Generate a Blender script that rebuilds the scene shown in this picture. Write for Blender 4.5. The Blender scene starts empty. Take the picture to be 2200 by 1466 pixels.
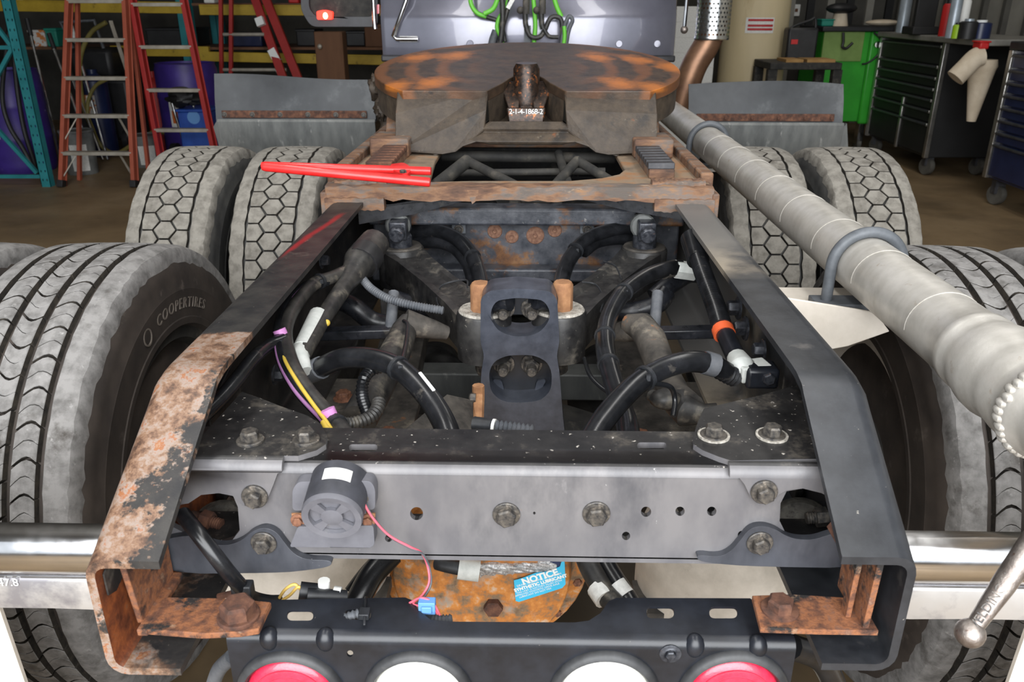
import bpy, bmesh, math, random
from mathutils import Vector, Matrix, Quaternion
from mathutils.geometry import tessellate_polygon
random.seed(7)
SC = bpy.context.scene
COL = SC.collection
R_ = math.radians

# ------------------------------------------------------------------ camera, world, lights, exposure
FPX = 1750.0
PITCH, YAW = R_(22.4), R_(1.3)
CAM = Vector((0.026, 0.0, 1.46))
cd = bpy.data.cameras.new('camera'); cam = bpy.data.objects.new('camera', cd); COL.objects.link(cam)
cd.sensor_fit = 'HORIZONTAL'; cd.sensor_width = 36.0; cd.lens = 36.0 * FPX / 2200.0
cd.clip_start = 0.02; cd.clip_end = 100
cam.location = CAM; cam.rotation_euler = (R_(90) - PITCH, 0, YAW)
cd.dof.use_dof = True; cd.dof.focus_distance = 1.35; cd.dof.aperture_fstop = 11.0
SC.camera = cam

W = bpy.data.worlds.new('world'); SC.world = W; W.use_nodes = True
bg = W.node_tree.nodes['Background']; bg.inputs[0].default_value = (0.86, 0.93, 1.0, 1); bg.inputs[1].default_value = 0.5

def area(name, loc, rot, sx, sy, power, col=(1, 1, 1)):
    l = bpy.data.lights.new(name, 'AREA'); l.shape = 'RECTANGLE'; l.size = sx; l.size_y = sy; l.energy = power; l.color = col
    o = bpy.data.objects.new(name, l); COL.objects.link(o); o.location = loc; o.rotation_euler = rot
    return o
# daylight through the open workshop door behind the camera, and two rows of ceiling tubes
area('door_daylight', (0.0, -1.7, 2.25), (R_(74), 0, 0), 4.2, 3.0, 165, (0.97, 0.985, 1.0))
area('ceiling_tube_light', (-1.6, 1.0, 4.55), (0, 0, 0), 0.5, 5.0, 40, (1.0, 0.985, 0.96))
area('ceiling_tube_light', (1.6, 1.0, 4.55), (0, 0, 0), 0.5, 5.0, 40, (1.0, 0.985, 0.96))
area('ceiling_tube_light', (2.6, 7.4, 4.55), (0, 0, 0), 0.5, 3.0, 14, (1.0, 0.96, 0.9))

SC.view_settings.view_transform = 'Standard'
try: SC.view_settings.look = 'None'
except Exception: pass
SC.view_settings.gamma = 1.0
SC.view_settings.use_curve_mapping = False
SC.view_settings.exposure = 1.0

# ------------------------------------------------------------------ from a spot in the photograph to a point on a real plane
_r = Vector((math.cos(YAW), math.sin(YAW), 0))
_f = Vector((-math.sin(YAW) * math.cos(PITCH), math.cos(YAW) * math.cos(PITCH), -math.sin(PITCH)))
_d = -_r.cross(_f)
def ray(u, v): return _r * ((u - 1100) / FPX) + _d * ((v - 733) / FPX) + _f
def PY(u, v, y): d = ray(u, v); return CAM + d * ((y - CAM.y) / d.y)
def PZ(u, v, z): d = ray(u, v); return CAM + d * ((z - CAM.z) / d.z)
def PX(u, v, x): d = ray(u, v); return CAM + d * ((x - CAM.x) / d.x)
def V3(*a): return Vector(a)

# ------------------------------------------------------------------ mesh helpers
def basis(axis, ref=None):
    w = Vector(axis).normalized()
    ref = Vector(ref) if ref is not None else (Vector((0, 0, 1)) if abs(w.z) < 0.9 else Vector((0, 1, 0)))
    u = ref.cross(w)
    if u.length < 1e-6: u = Vector((1, 0, 0)).cross(w)
    u.normalize(); v = w.cross(u)
    return u, v, w

def catmull(pts, per=8):
    P = [Vector(p) for p in pts]
    if len(P) < 3: return P
    P = [P[0] * 2 - P[1]] + P + [P[-1] * 2 - P[-2]]
    out = []
    for i in range(1, len(P) - 2):
        a, b, c, d = P[i - 1], P[i], P[i + 1], P[i + 2]
        for k in range(per):
            t = k / per
            out.append(0.5 * ((2 * b) + (c - a) * t + (2 * a - 5 * b + 4 * c - d) * t * t + (3 * b - a - 3 * c + d) * t ** 3))
    out.append(P[-2])
    return out

def resample(pts, step):
    out = [pts[0].copy()]; acc = 0.0
    for a, b in zip(pts, pts[1:]):
        L = (b - a).length; 
        if L < 1e-9: continue
        t = step - acc
        while t <= L:
            out.append(a + (b - a) * (t / L)); t += step
        acc = L - (t - step)
    return out

def chaikin(poly, k=2, closed=True):
    for _ in range(k):
        out = []
        n = len(poly)
        for i in range(n):
            a, b = poly[i], poly[(i + 1) % n]
            out.append(tuple(a[j] * .75 + b[j] * .25 for j in range(len(a))))
            out.append(tuple(a[j] * .25 + b[j] * .75 for j in range(len(a))))
        poly = out
    return poly

def rounded(poly, r, n=4):
    """round each corner of a 2D polygon with radius-like cut r"""
    out = []; m = len(poly)
    for i in range(m):
        p = Vector(poly[i]); a = Vector(poly[i - 1]); b = Vector(poly[(i + 1) % m])
        ra = min(r, (a - p).length * .45); rb = min(r, (b - p).length * .45)
        s = p + (a - p).normalized() * ra; e = p + (b - p).normalized() * rb
        for k in range(n + 1):
            t = k / n
            out.append(tuple(s * (1 - t) ** 2 + p * 2 * t * (1 - t) + e * t * t))
    return out

def ring(cu, cv, ru, rv=None, n=20, a0=0.0):
    rv = ru if rv is None else rv
    return [(cu + ru * math.cos(a0 + 2 * math.pi * i / n), cv + rv * math.sin(a0 + 2 * math.pi * i / n)) for i in range(n)]

class MB:
    def __init__(self): self.v = []; self.f = []
    def add(self, vs, fs):
        o = len(self.v); self.v += [Vector(p) for p in vs]; self.f += [tuple(o + i for i in f) for f in fs]; return self
    def box(self, x0, x1, y0, y1, z0, z1):
        vs = [(x, y, z) for z in (z0, z1) for y in (y0, y1) for x in (x0, x1)]
        return self.add(vs, [(0, 2, 3, 1), (4, 5, 7, 6), (0, 1, 5, 4), (2, 6, 7, 3), (0, 4, 6, 2), (1, 3, 7, 5)])
    def bar(self, a, b, w, h, up=(0, 0, 1), w2=None, h2=None):
        """box beam from a to b; w across, h along 'up'"""
        a, b = Vector(a), Vector(b); d = (b - a).normalized(); s = d.cross(Vector(up)).normalized(); t = s.cross(d)
        w2 = w if w2 is None else w2; h2 = h if h2 is None else h2
        vs = []
        for p, ww, hh in ((a, w, h), (b, w2, h2)):
            for i, j in ((-1, -1), (1, -1), (1, 1), (-1, 1)): vs.append(p + s * (i * ww / 2) + t * (j * hh / 2))
        return self.add(vs, [(3, 2, 1, 0), (4, 5, 6, 7), (0, 1, 5, 4), (1, 2, 6, 5), (2, 3, 7, 6), (3, 0, 4, 7)])
    def tube(self, pts, r, n=10, caps=True):
        pts = [Vector(p) for p in pts]; m = len(pts)
        rr = r if isinstance(r, (list, tuple)) else [r] * m
        t0 = (pts[1] - pts[0]).normalized(); u, v, _ = basis(t0)
        vs = []; prev = t0
        for i, p in enumerate(pts):
            t = (pts[min(i + 1, m - 1)] - pts[max(i - 1, 0)])
            t = t.normalized() if t.length > 1e-9 else prev
            q = prev.rotation_difference(t); u = q @ u; v = q @ v; prev = t
            for k in range(n):
                a = 2 * math.pi * k / n; vs.append(p + (u * math.cos(a) + v * math.sin(a)) * rr[i])
        fs = [(i * n + k, i * n + (k + 1) % n, (i + 1) * n + (k + 1) % n, (i + 1) * n + k) for i in range(m - 1) for k in range(n)]
        if caps: fs += [tuple(reversed(range(n))), tuple((m - 1) * n + k for k in range(n))]
        return self.add(vs, fs)
    def corr(self, pts, r, pitch=.006, amp=.0016, n=10):
        P = resample(catmull(pts, 10), pitch / 2)
        return self.tube(P, [r + (amp if i % 2 else -amp) for i in range(len(P))], n)
    def lathe(self, prof, o, axis, n=24, ref=None, a0=0.0):
        u, v, w = basis(axis, ref); o = Vector(o); vs = []
        for r, h in prof:
            for k in range(n):
                a = a0 + 2 * math.pi * k / n; vs.append(o + w * h + (u * math.cos(a) + v * math.sin(a)) * r)
        fs = [(i * n + k, i * n + (k + 1) % n, (i + 1) * n + (k + 1) % n, (i + 1) * n + k) for i in range(len(prof) - 1) for k in range(n)]
        if prof[0][0] > 1e-6 and len(prof) > 1 and prof[0] != prof[-1]: fs.append(tuple(reversed(range(n))))
        if prof[-1][0] > 1e-6 and prof[0] != prof[-1]: fs.append(tuple((len(prof) - 1) * n + k for k in range(n)))
        return self.add(vs, fs)
    def cyl(self, o, axis, r, h, n=20, r2=None): return self.lathe([(r, 0), (r if r2 is None else r2, h)], o, axis, n)
    def plate(self, polys, ext):
        """flat outline (3D points, first outer then holes) extruded by the vector ext"""
        polys = [[Vector(p) for p in q] for q in polys]; ext = Vector(ext)
        flat = [p for q in polys for p in q]; n = len(flat)
        tri = tessellate_polygon(polys)
        nrm = Vector((0, 0, 0)); q = polys[0]
        for i in range(len(q)): nrm += q[i].cross(q[(i + 1) % len(q)])
        fs = []
        for t in tri:
            a, b, c = (flat[i] for i in t)
            d = (b - a).cross(c - a)
            if d.length < 1e-14: continue
            t = t if d.dot(ext) < 0 else (t[0], t[2], t[1])
            fs.append(tuple(t)); fs.append(tuple(n + i for i in reversed(t)))
        k = 0
        for q in polys:
            m = len(q)
            nq = Vector((0, 0, 0))
            for i in range(m): nq += q[i].cross(q[(i + 1) % m])
            flip = (nq.dot(ext) > 0) != (q is polys[0])
            for i in range(m):
                a, b = k + i, k + (i + 1) % m
                fs.append((a, b, n + b, n + a) if not flip else (b, a, n + a, n + b))
            k += m
        return self.add(flat + [p + ext for p in flat], fs)
    def sweep(self, sections, closed=True, caps=True):
        """loft equal-length closed loops"""
        n = len(sections[0]); vs = [p for s in sections for p in s]; m = len(sections)
        rng = range(n if closed else n - 1)
        fs = [(i * n + k, i * n + (k + 1) % n, (i + 1) * n + (k + 1) % n, (i + 1) * n + k) for i in range(m - 1) for k in rng]
        if caps and closed:
            tri = tessellate_polygon([sections[0]])
            fs += [tuple(t) for t in tri] + [tuple((m - 1) * n + i for i in reversed(t)) for t in tri]
        return self.add(vs, fs)
    def sphere(self, o, r, n=16, m=10, sc=(1, 1, 1)):
        o = Vector(o); vs = []; fs = []
        for i in range(m + 1):
            a = math.pi * i / m
            for k in range(n):
                b = 2 * math.pi * k / n
                vs.append(o + Vector((r * sc[0] * math.sin(a) * math.cos(b), r * sc[1] * math.sin(a) * math.sin(b), r * sc[2] * math.cos(a))))
        fs = [(i * n + k, (i + 1) * n + k, (i + 1) * n + (k + 1) % n, i * n + (k + 1) % n) for i in range(m) for k in range(n)]
        return self.add(vs, fs)

def finish(name, me, mat, parent, keep, smooth, bevel, loc=None):
    o = bpy.data.objects.new(name, me); COL.objects.link(o)
    if loc is not None: o.location = loc
    if mat is not None: me.materials.append(MATS[mat] if isinstance(mat, str) else mat)
    if parent is not None: put(o, parent)
    if bevel:
        b = o.modifiers.new('edge', 'BEVEL'); b.width = bevel; b.segments = 2; b.limit_method = 'ANGLE'; b.angle_limit = R_(40)
    return o

def put(o, parent):
    o.parent = parent
    w = Matrix.Identity(4); p = parent; chain = []
    while p is not None:
        chain.append(p); p = p.parent
    for p in reversed(chain): w = w @ p.matrix_parent_inverse @ Matrix.LocRotScale(p.location, p.rotation_euler, p.scale)
    o.matrix_parent_inverse = w.inverted()
    return o

def ob(name, mb, mat, parent=None, keep=False, smooth=40, bevel=0):
    """link what an MB collected as one mesh object"""
    vs = mb.v
    c = Vector((0, 0, 0))
    if not keep:
        lo = Vector([min(p[i] for p in vs) for i in range(3)]); hi = Vector([max(p[i] for p in vs) for i in range(3)])
        c = (lo + hi) / 2
        if parent is None: c.z = lo.z
    me = bpy.data.meshes.new(name); me.from_pydata([p - c for p in vs], [], mb.f)
    bm = bmesh.new(); bm.from_mesh(me); bmesh.ops.remove_doubles(bm, verts=bm.verts, dist=1e-6)
    bmesh.ops.recalc_face_normals(bm, faces=bm.faces); bm.to_mesh(me); bm.free()
    if smooth:
        me.polygons.foreach_set('use_smooth', [True] * len(me.polygons)); me.set_sharp_from_angle(angle=R_(smooth))
    return finish(name, me, mat, parent, keep, smooth, bevel, c)

def empty(name, loc, label=None, cat=None, group=None, rot=(0, 0, 0)):
    o = bpy.data.objects.new(name, None); COL.objects.link(o); o.location = loc; o.rotation_euler = rot
    o.empty_display_size = .1
    return tag(o, label, cat, group) if label else o

def tag(o, label=None, cat=None, group=None, kind=None):
    if label: o['label'] = label
    if cat: o['category'] = cat
    if group: o['group'] = group
    if kind: o['kind'] = kind
    return o

def lab(o, text): o['label'] = text; return o

_bc = {}
def bolt(parent, p, axis, mat='bolt', r=.011, h=.009, rw=.016, hw=.003, name='bolt', shank=0.0, rs=.006, spin=None):
    """hex head on a washer; every bolt is an object, alike ones share one mesh"""
    key = (r, h, rw, hw, shank, rs, mat)
    if key not in _bc:
        m = MB()
        if rw: m.lathe([(0, 0), (rw, 0), (rw, hw * .7), (rw * .93, hw), (0, hw)], (0, 0, 0), (0, 0, 1), 24)
        m.lathe([(0, hw), (r, hw), (r, hw + h * .8), (r * .82, hw + h), (0, hw + h)], (0, 0, 0), (0, 0, 1), 6)
        if shank: m.lathe([(0, hw + h), (rs, hw + h), (rs, hw + h + shank * .9), (rs * .8, hw + h + shank), (0, hw + h + shank)], (0, 0, 0), (0, 0, 1), 14)
        me = bpy.data.meshes.new(name); me.from_pydata(m.v, [], m.f)
        bm = bmesh.new(); bm.from_mesh(me); bmesh.ops.remove_doubles(bm, verts=bm.verts, dist=1e-6); bmesh.ops.recalc_face_normals(bm, faces=bm.faces); bm.to_mesh(me); bm.free()
        me.polygons.foreach_set('use_smooth', [True] * len(me.polygons)); me.set_sharp_from_angle(angle=R_(35))
        me.materials.append(MATS[mat]); _bc[key] = me
    o = bpy.data.objects.new(name, _bc[key]); COL.objects.link(o)
    q = Vector((0, 0, 1)).rotation_difference(Vector(axis))
    o.rotation_euler = (q @ Quaternion((0, 0, 1), random.uniform(0, 1) if spin is None else spin)).to_euler(); o.location = p
    if parent is not None: put(o, parent)
    return o

_fonts = {}
def text_mesh(s, size=1.0, ext=.0, spacing=1.0, shear=0.0, bold=0.0):
    c = bpy.data.curves.new('txt', 'FONT'); c.body = s; c.size = size; c.extrude = ext; c.space_character = spacing; c.shear = shear; c.resolution_u = 3; c.offset = bold
    c.align_x = 'CENTER'; c.align_y = 'CENTER'
    o = bpy.data.objects.new('txt', c); COL.objects.link(o)
    dg = bpy.context.evaluated_depsgraph_get(); dg.update()
    me = bpy.data.meshes.new_from_object(o.evaluated_get(dg))
    vs = [v.co.copy() for v in me.vertices]; fs = [tuple(p.vertices) for p in me.polygons]
    bpy.data.objects.remove(o); bpy.data.curves.remove(c); bpy.data.meshes.remove(me)
    return vs, fs
def letters(name, s, size, o, u, v, mat, parent, ext=.0002, spacing=1.0, shear=0.0, bold=0.0, lift=.0006):
    """flat print or raised lettering: centre o, reading direction u, up v"""
    vs, fs = text_mesh(s, size, ext, spacing, shear, bold); u = Vector(u).normalized(); v = Vector(v).normalized(); w = u.cross(v)
    m = MB(); m.add([Vector(o) + u * p.x + v * p.y + w * (p.z + lift) for p in vs], fs)
    return ob(name, m, mat, parent, smooth=0)

# ------------------------------------------------------------------ materials
MATS = {}
def lin(c):
    out = []
    for x in c[:3]:
        x /= 255.0; out.append(x / 12.92 if x <= .04045 else ((x + .055) / 1.055) ** 2.4)
    return tuple(out) + (1,)
class NT:
    def __init__(self, mat): self.t = mat.node_tree; self.n = self.t.nodes
    def new(self, k, **kw):
        n = self.n.new(k)
        for a, b in kw.items(): setattr(n, a, b)
        return n
    def link(self, a, b): self.t.links.new(a, b)
def noise(nt, vec, scale, detail=5, rough=.6, dist=0.0):
    n = nt.new('ShaderNodeTexNoise'); n.inputs['Scale'].default_value = scale; n.inputs['Detail'].default_value = detail
    n.inputs['Roughness'].default_value = rough; n.inputs['Distortion'].default_value = dist; nt.link(vec, n.inputs['Vector']); return n.outputs[0]
def ramp(nt, fac, stops):
    r = nt.new('ShaderNodeValToRGB'); e = r.color_ramp.elements
    while len(e) < len(stops): e.new(.5)
    for x, (p, c) in zip(e, stops): x.position = p; x.color = c
    nt.link(fac, r.inputs[0]); return r.outputs[0]
def maprange(nt, val, a, b, c=0.0, d=1.0):
    m = nt.new('ShaderNodeMapRange'); m.clamp = True
    for i, x in enumerate((a, b, c, d)): m.inputs[i + 1].default_value = x
    nt.link(val, m.inputs[0]); return m.outputs[0]
def mixc(nt, fac, a, b):
    m = nt.new('ShaderNodeMix'); m.data_type = 'RGBA'
    if isinstance(fac, (int, float)): m.inputs[0].default_value = fac
    else: nt.link(fac, m.inputs[0])
    for sock, x in ((m.inputs[6], a), (m.inputs[7], b)):
        if isinstance(x, tuple): sock.default_value = x
        else: nt.link(x, sock)
    return m.outputs[2]
def math_(nt, op, a, b):
    m = nt.new('ShaderNodeMath'); m.operation = op; m.use_clamp = False
    for sock, x in ((m.inputs[0], a), (m.inputs[1], b)):
        if isinstance(x, (int, float)): sock.default_value = x
        else: nt.link(x, sock)
    return m.outputs[0]

TEX = 2.3            # finer grain for the chassis, 1 for the room
def MAT(name, stops, scale=10, rough=.6, metal=0.0, bump=0.0, bscale=60, layers=(), vs=(1, 1, 1), spec=.5, dist=0.0, coat=0.0, extra=None, world=False, rvar=0.0, detail=5):
    """stops: colours the noise runs through; layers: (colour, scale, lo, hi) patches laid over it; extra(nt, vec, col) -> col"""
    scale *= TEX; layers = [(c, sc * (TEX if sc < 50 else 1), lo, hi) for c, sc, lo, hi in layers]
    m = bpy.data.materials.new(name); m.use_nodes = True; nt = NT(m); b = nt.n['Principled BSDF']
    if world: vec = nt.new('ShaderNodeNewGeometry').outputs['Position']
    else: vec = nt.new('ShaderNodeTexCoord').outputs['Object']
    raw = vec
    if vs != (1, 1, 1):
        mp = nt.new('ShaderNodeMapping'); mp.inputs['Scale'].default_value = vs; nt.link(vec, mp.inputs[0]); vec = mp.outputs[0]
    stops = [(s[0], lin(s[1])) for s in stops] if isinstance(stops[0][1], tuple) else [(0, lin(stops)), (1, lin(stops))]
    if len(stops) == 1: col = stops[0][1]
    else: col = ramp(nt, noise(nt, vec, scale, detail, .62, dist), stops)
    for c, s, lo, hi in layers:
        col = mixc(nt, maprange(nt, noise(nt, vec, s, 6, .65), lo, hi), col, lin(c))
    rgh = None
    if extra: 
        col = extra(nt, raw, col)
        if isinstance(col, tuple) and len(col) == 2: col, rgh = col
    if isinstance(col, tuple): b.inputs['Base Color'].default_value = col
    else: nt.link(col, b.inputs['Base Color'])
    b.inputs['Roughness'].default_value = rough; b.inputs['Metallic'].default_value = metal
    b.inputs['Specular IOR Level'].default_value = spec; b.inputs['Coat Weight'].default_value = coat
    if rgh is not None: nt.link(rgh, b.inputs['Roughness'])
    elif rvar: nt.link(maprange(nt, noise(nt, vec, scale * 2.3, 4), .3, .7, max(0.02, rough - rvar), min(1, rough + rvar)), b.inputs['Roughness'])
    if bump:
        bp = nt.new('ShaderNodeBump'); bp.inputs['Strength'].default_value = min(1, bump); bp.inputs['Distance'].default_value = .002 * max(1, bump)
        nt.link(noise(nt, vec, bscale, 5, .7), bp.inputs['Height']); nt.link(bp.outputs[0], b.inputs['Normal'])
    MATS[name] = m
    return m
def one(c): return [(0, c)]
def two(a, b, p=.35, q=.65): return [(p, a), (q, b)]

RUST = [(.28, (56, 38, 31)), (.42, (100, 64, 46)), (.52, (138, 88, 56)), (.62, (112, 78, 62)), (.75, (160, 128, 102))]
MAT('rust', RUST, 20, .85, 0, .7, 110, layers=[((34, 31, 30), 9, .52, .60), ((150, 122, 98), 14, .62, .72), ((140, 84, 46), 22, .62, .70)])
MAT('rust_dark', [(.3, (44, 33, 29)), (.5, (84, 54, 41)), (.7, (112, 76, 56))], 22, .85, 0, .5, 120)
MAT('rust_orange', [(.3, (122, 84, 58)), (.6, (160, 116, 80)), (.8, (182, 144, 108))], 18, .85, 0, .4, 120)
MAT('black', two((20, 22, 26), (38, 40, 46)), 16, .32, 0, .08, 150, layers=[((98, 94, 88), 11, .62, .80), ((150, 146, 140), 95, .70, .76)], rvar=.08)
MAT('black_dusty', two((22, 22, 24), (54, 53, 52)), 9, .42, 0, .15, 120, layers=[((128, 122, 112), 6, .58, .82), ((176, 170, 160), 120, .68, .74)], rvar=.1)
MAT('black_clean', two((22, 24, 29), (34, 37, 44)), 10, .34, 0, .05, 200, layers=[((110, 106, 100), 130, .70, .76)])
MAT('cast_black', two((46, 50, 59), (66, 70, 80)), 12, .28, 0, .12, 190, layers=[((96, 100, 110), 10, .66, .86)])
MAT('rail_grey', two((40, 42, 47), (66, 66, 70)), 7, .42, 0, .06, 160, layers=[((128, 122, 116), 5, .6, .9), ((190, 186, 180), 140, .70, .75)])
MAT('bolt', two((44, 44, 46), (104, 98, 90), .35, .7), 60, .4, .3, .2, 160, layers=[((150, 140, 128), 80, .6, .72)])
MAT('bolt_rust', two((90, 58, 44), (150, 104, 78), .35, .7), 60, .7, .1, .3, 200)
MAT('bolt_dark', two((34, 37, 44), (74, 76, 82)), 50, .35, .3, layers=[((140, 104, 84), 40, .64, .72)])
MAT('washer_white', two((112, 108, 100), (176, 171, 162), .35, .6), 60, .7)
MAT('rubber', two((22, 22, 23), (34, 34, 36)), 20, .5, 0, 0, 60, layers=[((92, 88, 82), 9, .62, .9)])
MAT('hose', two((17, 18, 20), (34, 35, 38)), 12, .26, 0, .05, 120, layers=[((116, 110, 102), 8, .64, .9)])
MAT('hose_dusty', two((30, 30, 31), (62, 60, 57)), 14, .48, 0, .05, 120, layers=[((136, 128, 114), 8, .56, .8)])
MAT('hose_grey', two((70, 74, 80), (98, 100, 104)), 14, .6)
MAT('chrome', two((206, 206, 208), (226, 226, 228)), 4, .16, 1.0, .02, 30, rvar=.06)
MAT('chrome_lip', two((186, 184, 182), (206, 204, 202)), 2, .36, .6, layers=[((150, 148, 152), 2.5, .5, .62)], rvar=.1)
MAT('steel', two((128, 118, 112), (166, 158, 152)), 30, .42, .85, .4, 160, layers=[((110, 84, 72), 40, .6, .7)])
MAT('alum_fender', two((84, 86, 86), (118, 120, 118)), 5, .5, .35, .1, 60, layers=[((186, 186, 182), 12, .62, .8)], vs=(1, 1, .3))
MAT('rubber_flap', two((46, 48, 51), (66, 69, 72)), 2, .55, 0, .08, 120, layers=[((108, 110, 112), 2, .56, .85), ((196, 194, 190), 60, .74, .78)])
MAT('pipe_silver', two((166, 162, 154), (194, 190, 184)), 5, .36, .55, .15, 40, layers=[((206, 202, 198), 14, .6, .8), ((150, 142, 128), 9, .62, .8)], rvar=.1)
MAT('clamp_grey', two((74, 78, 83), (94, 98, 103)), 14, .5, 0, .05, 90)
MAT('cream', two((190, 182, 170), (208, 200, 189)), 6, .5, 0, .05, 60, layers=[((170, 140, 112), 9, .66, .8)])
MAT('tread_rear', two((92, 90, 88), (130, 128, 126), .3, .6), 16, .9, 0, .35, 90, layers=[((70, 66, 62), 7, .56, .72), ((156, 154, 152), 26, .62, .75)])
MAT('tread_front', two((104, 100, 93), (142, 138, 130), .3, .6), 14, .92, 0, .3, 90, layers=[((78, 73, 66), 6, .56, .76), ((160, 156, 148), 30, .62, .75)])
MAT('casing', two((44, 38, 34), (64, 56, 50)), 5, .75, 0, .06, 70, layers=[((104, 96, 88), 7, .62, .85)])
MAT('casing_front', two((52, 52, 52), (78, 77, 74)), 5, .75, 0, .06, 70, layers=[((116, 112, 104), 7, .6, .85)])
MAT('groove_rubber', two((30, 27, 24), (58, 52, 44)), 30, .85)
MAT('tire_letter', two((92, 84, 76), (110, 102, 94)), 30, .7)
MAT('diff_rust', [(.28, (70, 52, 44)), (.42, (128, 104, 78)), (.5, (178, 112, 52)), (.58, (196, 130, 64)), (.7, (190, 180, 164))], 11, .75, 0, .6, 50, layers=[((150, 138, 124), 9, .56, .7), ((206, 198, 186), 14, .66, .74)])
MAT('foil', two((150, 152, 154), (232, 232, 232)), 120, .45, .6, .8, 160)
MAT('sticker_blue', one((66, 186, 226)), rough=.4)
MAT('sticker_navy', one((38, 50, 84)), rough=.4)
MAT('print_white', one((238, 240, 238)), rough=.5)
MAT('lens_red', two((205, 34, 62), (222, 50, 78)), 30, .2, 0, .25, 300, spec=.6, coat=.6)
MAT('lens_white', two((236, 236, 222), (246, 246, 236)), 20, .25, spec=.5, coat=.5)
MAT('grommet', two((40, 41, 43), (58, 59, 61)), 20, .5, layers=[((96, 94, 90), 12, .62, .85)])
MAT('alarm_grey', two((88, 88, 94), (102, 102, 108)), 12, .6, layers=[((140, 138, 136), 20, .66, .85)])
MAT('alarm_dark', two((46, 47, 52), (62, 63, 70)), 12, .55)
MAT('label_paper', two((206, 206, 202), (232, 232, 228)), 50, .7)
MAT('wire_red', one((214, 92, 108)), rough=.5)
MAT('wire_yellow', one((206, 176, 70)), rough=.5)
MAT('wire_tan', one((212, 178, 96)), rough=.5)
MAT('wire_purple', one((150, 104, 150)), rough=.5)
MAT('tape_pink', one((206, 140, 200)), rough=.5)
MAT('connector_blue', one((92, 140, 196)), rough=.5)
MAT('connector_dark', two((24, 26, 29), (40, 42, 46)), 30, .5)
MAT('plastic_white', one((226, 226, 222)), rough=.5)
MAT('sleeve_white', two((190, 194, 190), (214, 216, 212)), 20, .6)
MAT('brass', two((150, 112, 60), (184, 146, 92)), 30, .5, .6)
MAT('orange_tape', one((226, 98, 52)), rough=.6)
MAT('airbag', two((176, 168, 156), (206, 198, 186)), 6, .8, 0, .2, 60, layers=[((110, 100, 88), 7, .62, .8)])
MAT('susp_grey', two((40, 38, 36), (84, 79, 73)), 9, .7, 0, .3, 80, layers=[((140, 131, 117), 6, .58, .75), ((140, 92, 58), 9, .66, .74)])
MAT('underbody', two((26, 26, 26), (54, 52, 48)), 8, .75, 0, .2, 60, layers=[((96, 90, 80), 6, .58, .8)])
MAT('red_tool', two((216, 32, 32), (232, 46, 44)), 10, .35, coat=.2)
MAT('cab_paint', two((104, 104, 116), (118, 118, 130)), 2, .22, .45, coat=.6)
MAT('cab_dark', two((38, 38, 42), (56, 56, 60)), 4, .4)
MAT('green_hose', one((104, 190, 60)), rough=.45)
MAT('exhaust_copper', two((112, 84, 66), (140, 106, 82)), 4, .4, .7, layers=[((92, 64, 54), 3, .55, .75)])
MAT('perforated', two((206, 206, 204), (228, 228, 226)), 6, .2, 1.0)
# ------------------------------------------------------------------ the room
TEX = 1.0
def underside_shade(nt, vec, col):
    # shade beneath the truck, painted into the floor colour with a ragged edge
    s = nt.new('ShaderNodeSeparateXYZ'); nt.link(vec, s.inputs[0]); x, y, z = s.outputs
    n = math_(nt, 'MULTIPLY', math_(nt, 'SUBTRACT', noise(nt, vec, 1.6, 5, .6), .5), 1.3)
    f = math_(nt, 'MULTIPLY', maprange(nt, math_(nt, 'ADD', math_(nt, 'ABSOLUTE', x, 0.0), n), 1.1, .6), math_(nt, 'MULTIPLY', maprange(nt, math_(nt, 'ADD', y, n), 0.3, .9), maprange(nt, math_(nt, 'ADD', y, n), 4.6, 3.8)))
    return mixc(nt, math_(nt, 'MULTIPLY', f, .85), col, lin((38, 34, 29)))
MAT('concrete', [(.3, (104, 86, 62)), (.55, (136, 114, 84)), (.75, (152, 130, 100))], 1.3, .55, 0, .08, 40, layers=[((78, 64, 46), .8, .55, .8), ((84, 70, 52), 9, .62, .8)], rvar=.1, world=True, extra=underside_shade)
MAT('wall_dark', two((58, 56, 52), (80, 78, 72)), 2, .85)
MAT('wall_panel', two((128, 126, 118), (150, 147, 138)), 2, .7)
MAT('ceiling_white', two((120, 118, 112), (136, 134, 128)), 2, .9)
def struct(name, mb, mat): return tag(ob(name, mb, mat), kind='structure')
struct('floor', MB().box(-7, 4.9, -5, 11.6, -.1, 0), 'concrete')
struct('wall_back', MB().box(-7, 4.9, 11.4, 11.6, 0, 5), 'wall_dark')
struct('wall_left', MB().box(-7.2, -7, -5, 11.6, 0, 5), 'wall_dark')
wr = struct('wall_right', MB().box(4.7, 4.9, -5, 11.4, 0, 5), 'wall_panel')
struct('ceiling', MB().box(-7.2, 4.9, -5, 11.6, 5, 5.1), 'ceiling_white')
for k in range(12):
    y = 6.6 + k * .42
    tag(ob('rib', MB().plate([[(4.7, y, 0), (4.66, y + .03, 0), (4.66, y + .09, 0), (4.7, y + .12, 0)]], (0, 0, 4.5)), 'wall_dark', wr))

# ------------------------------------------------------------------ the truck
TEX = 2.3
TR = empty('truck', (0, 2.3, 0), 'stripped rear chassis of a black and rusted semi truck parked in the workshop', 'truck')
ZR, ZB, XO, XI, YB = 1.048, 0.78, 0.432, 0.352, 0.90

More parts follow.
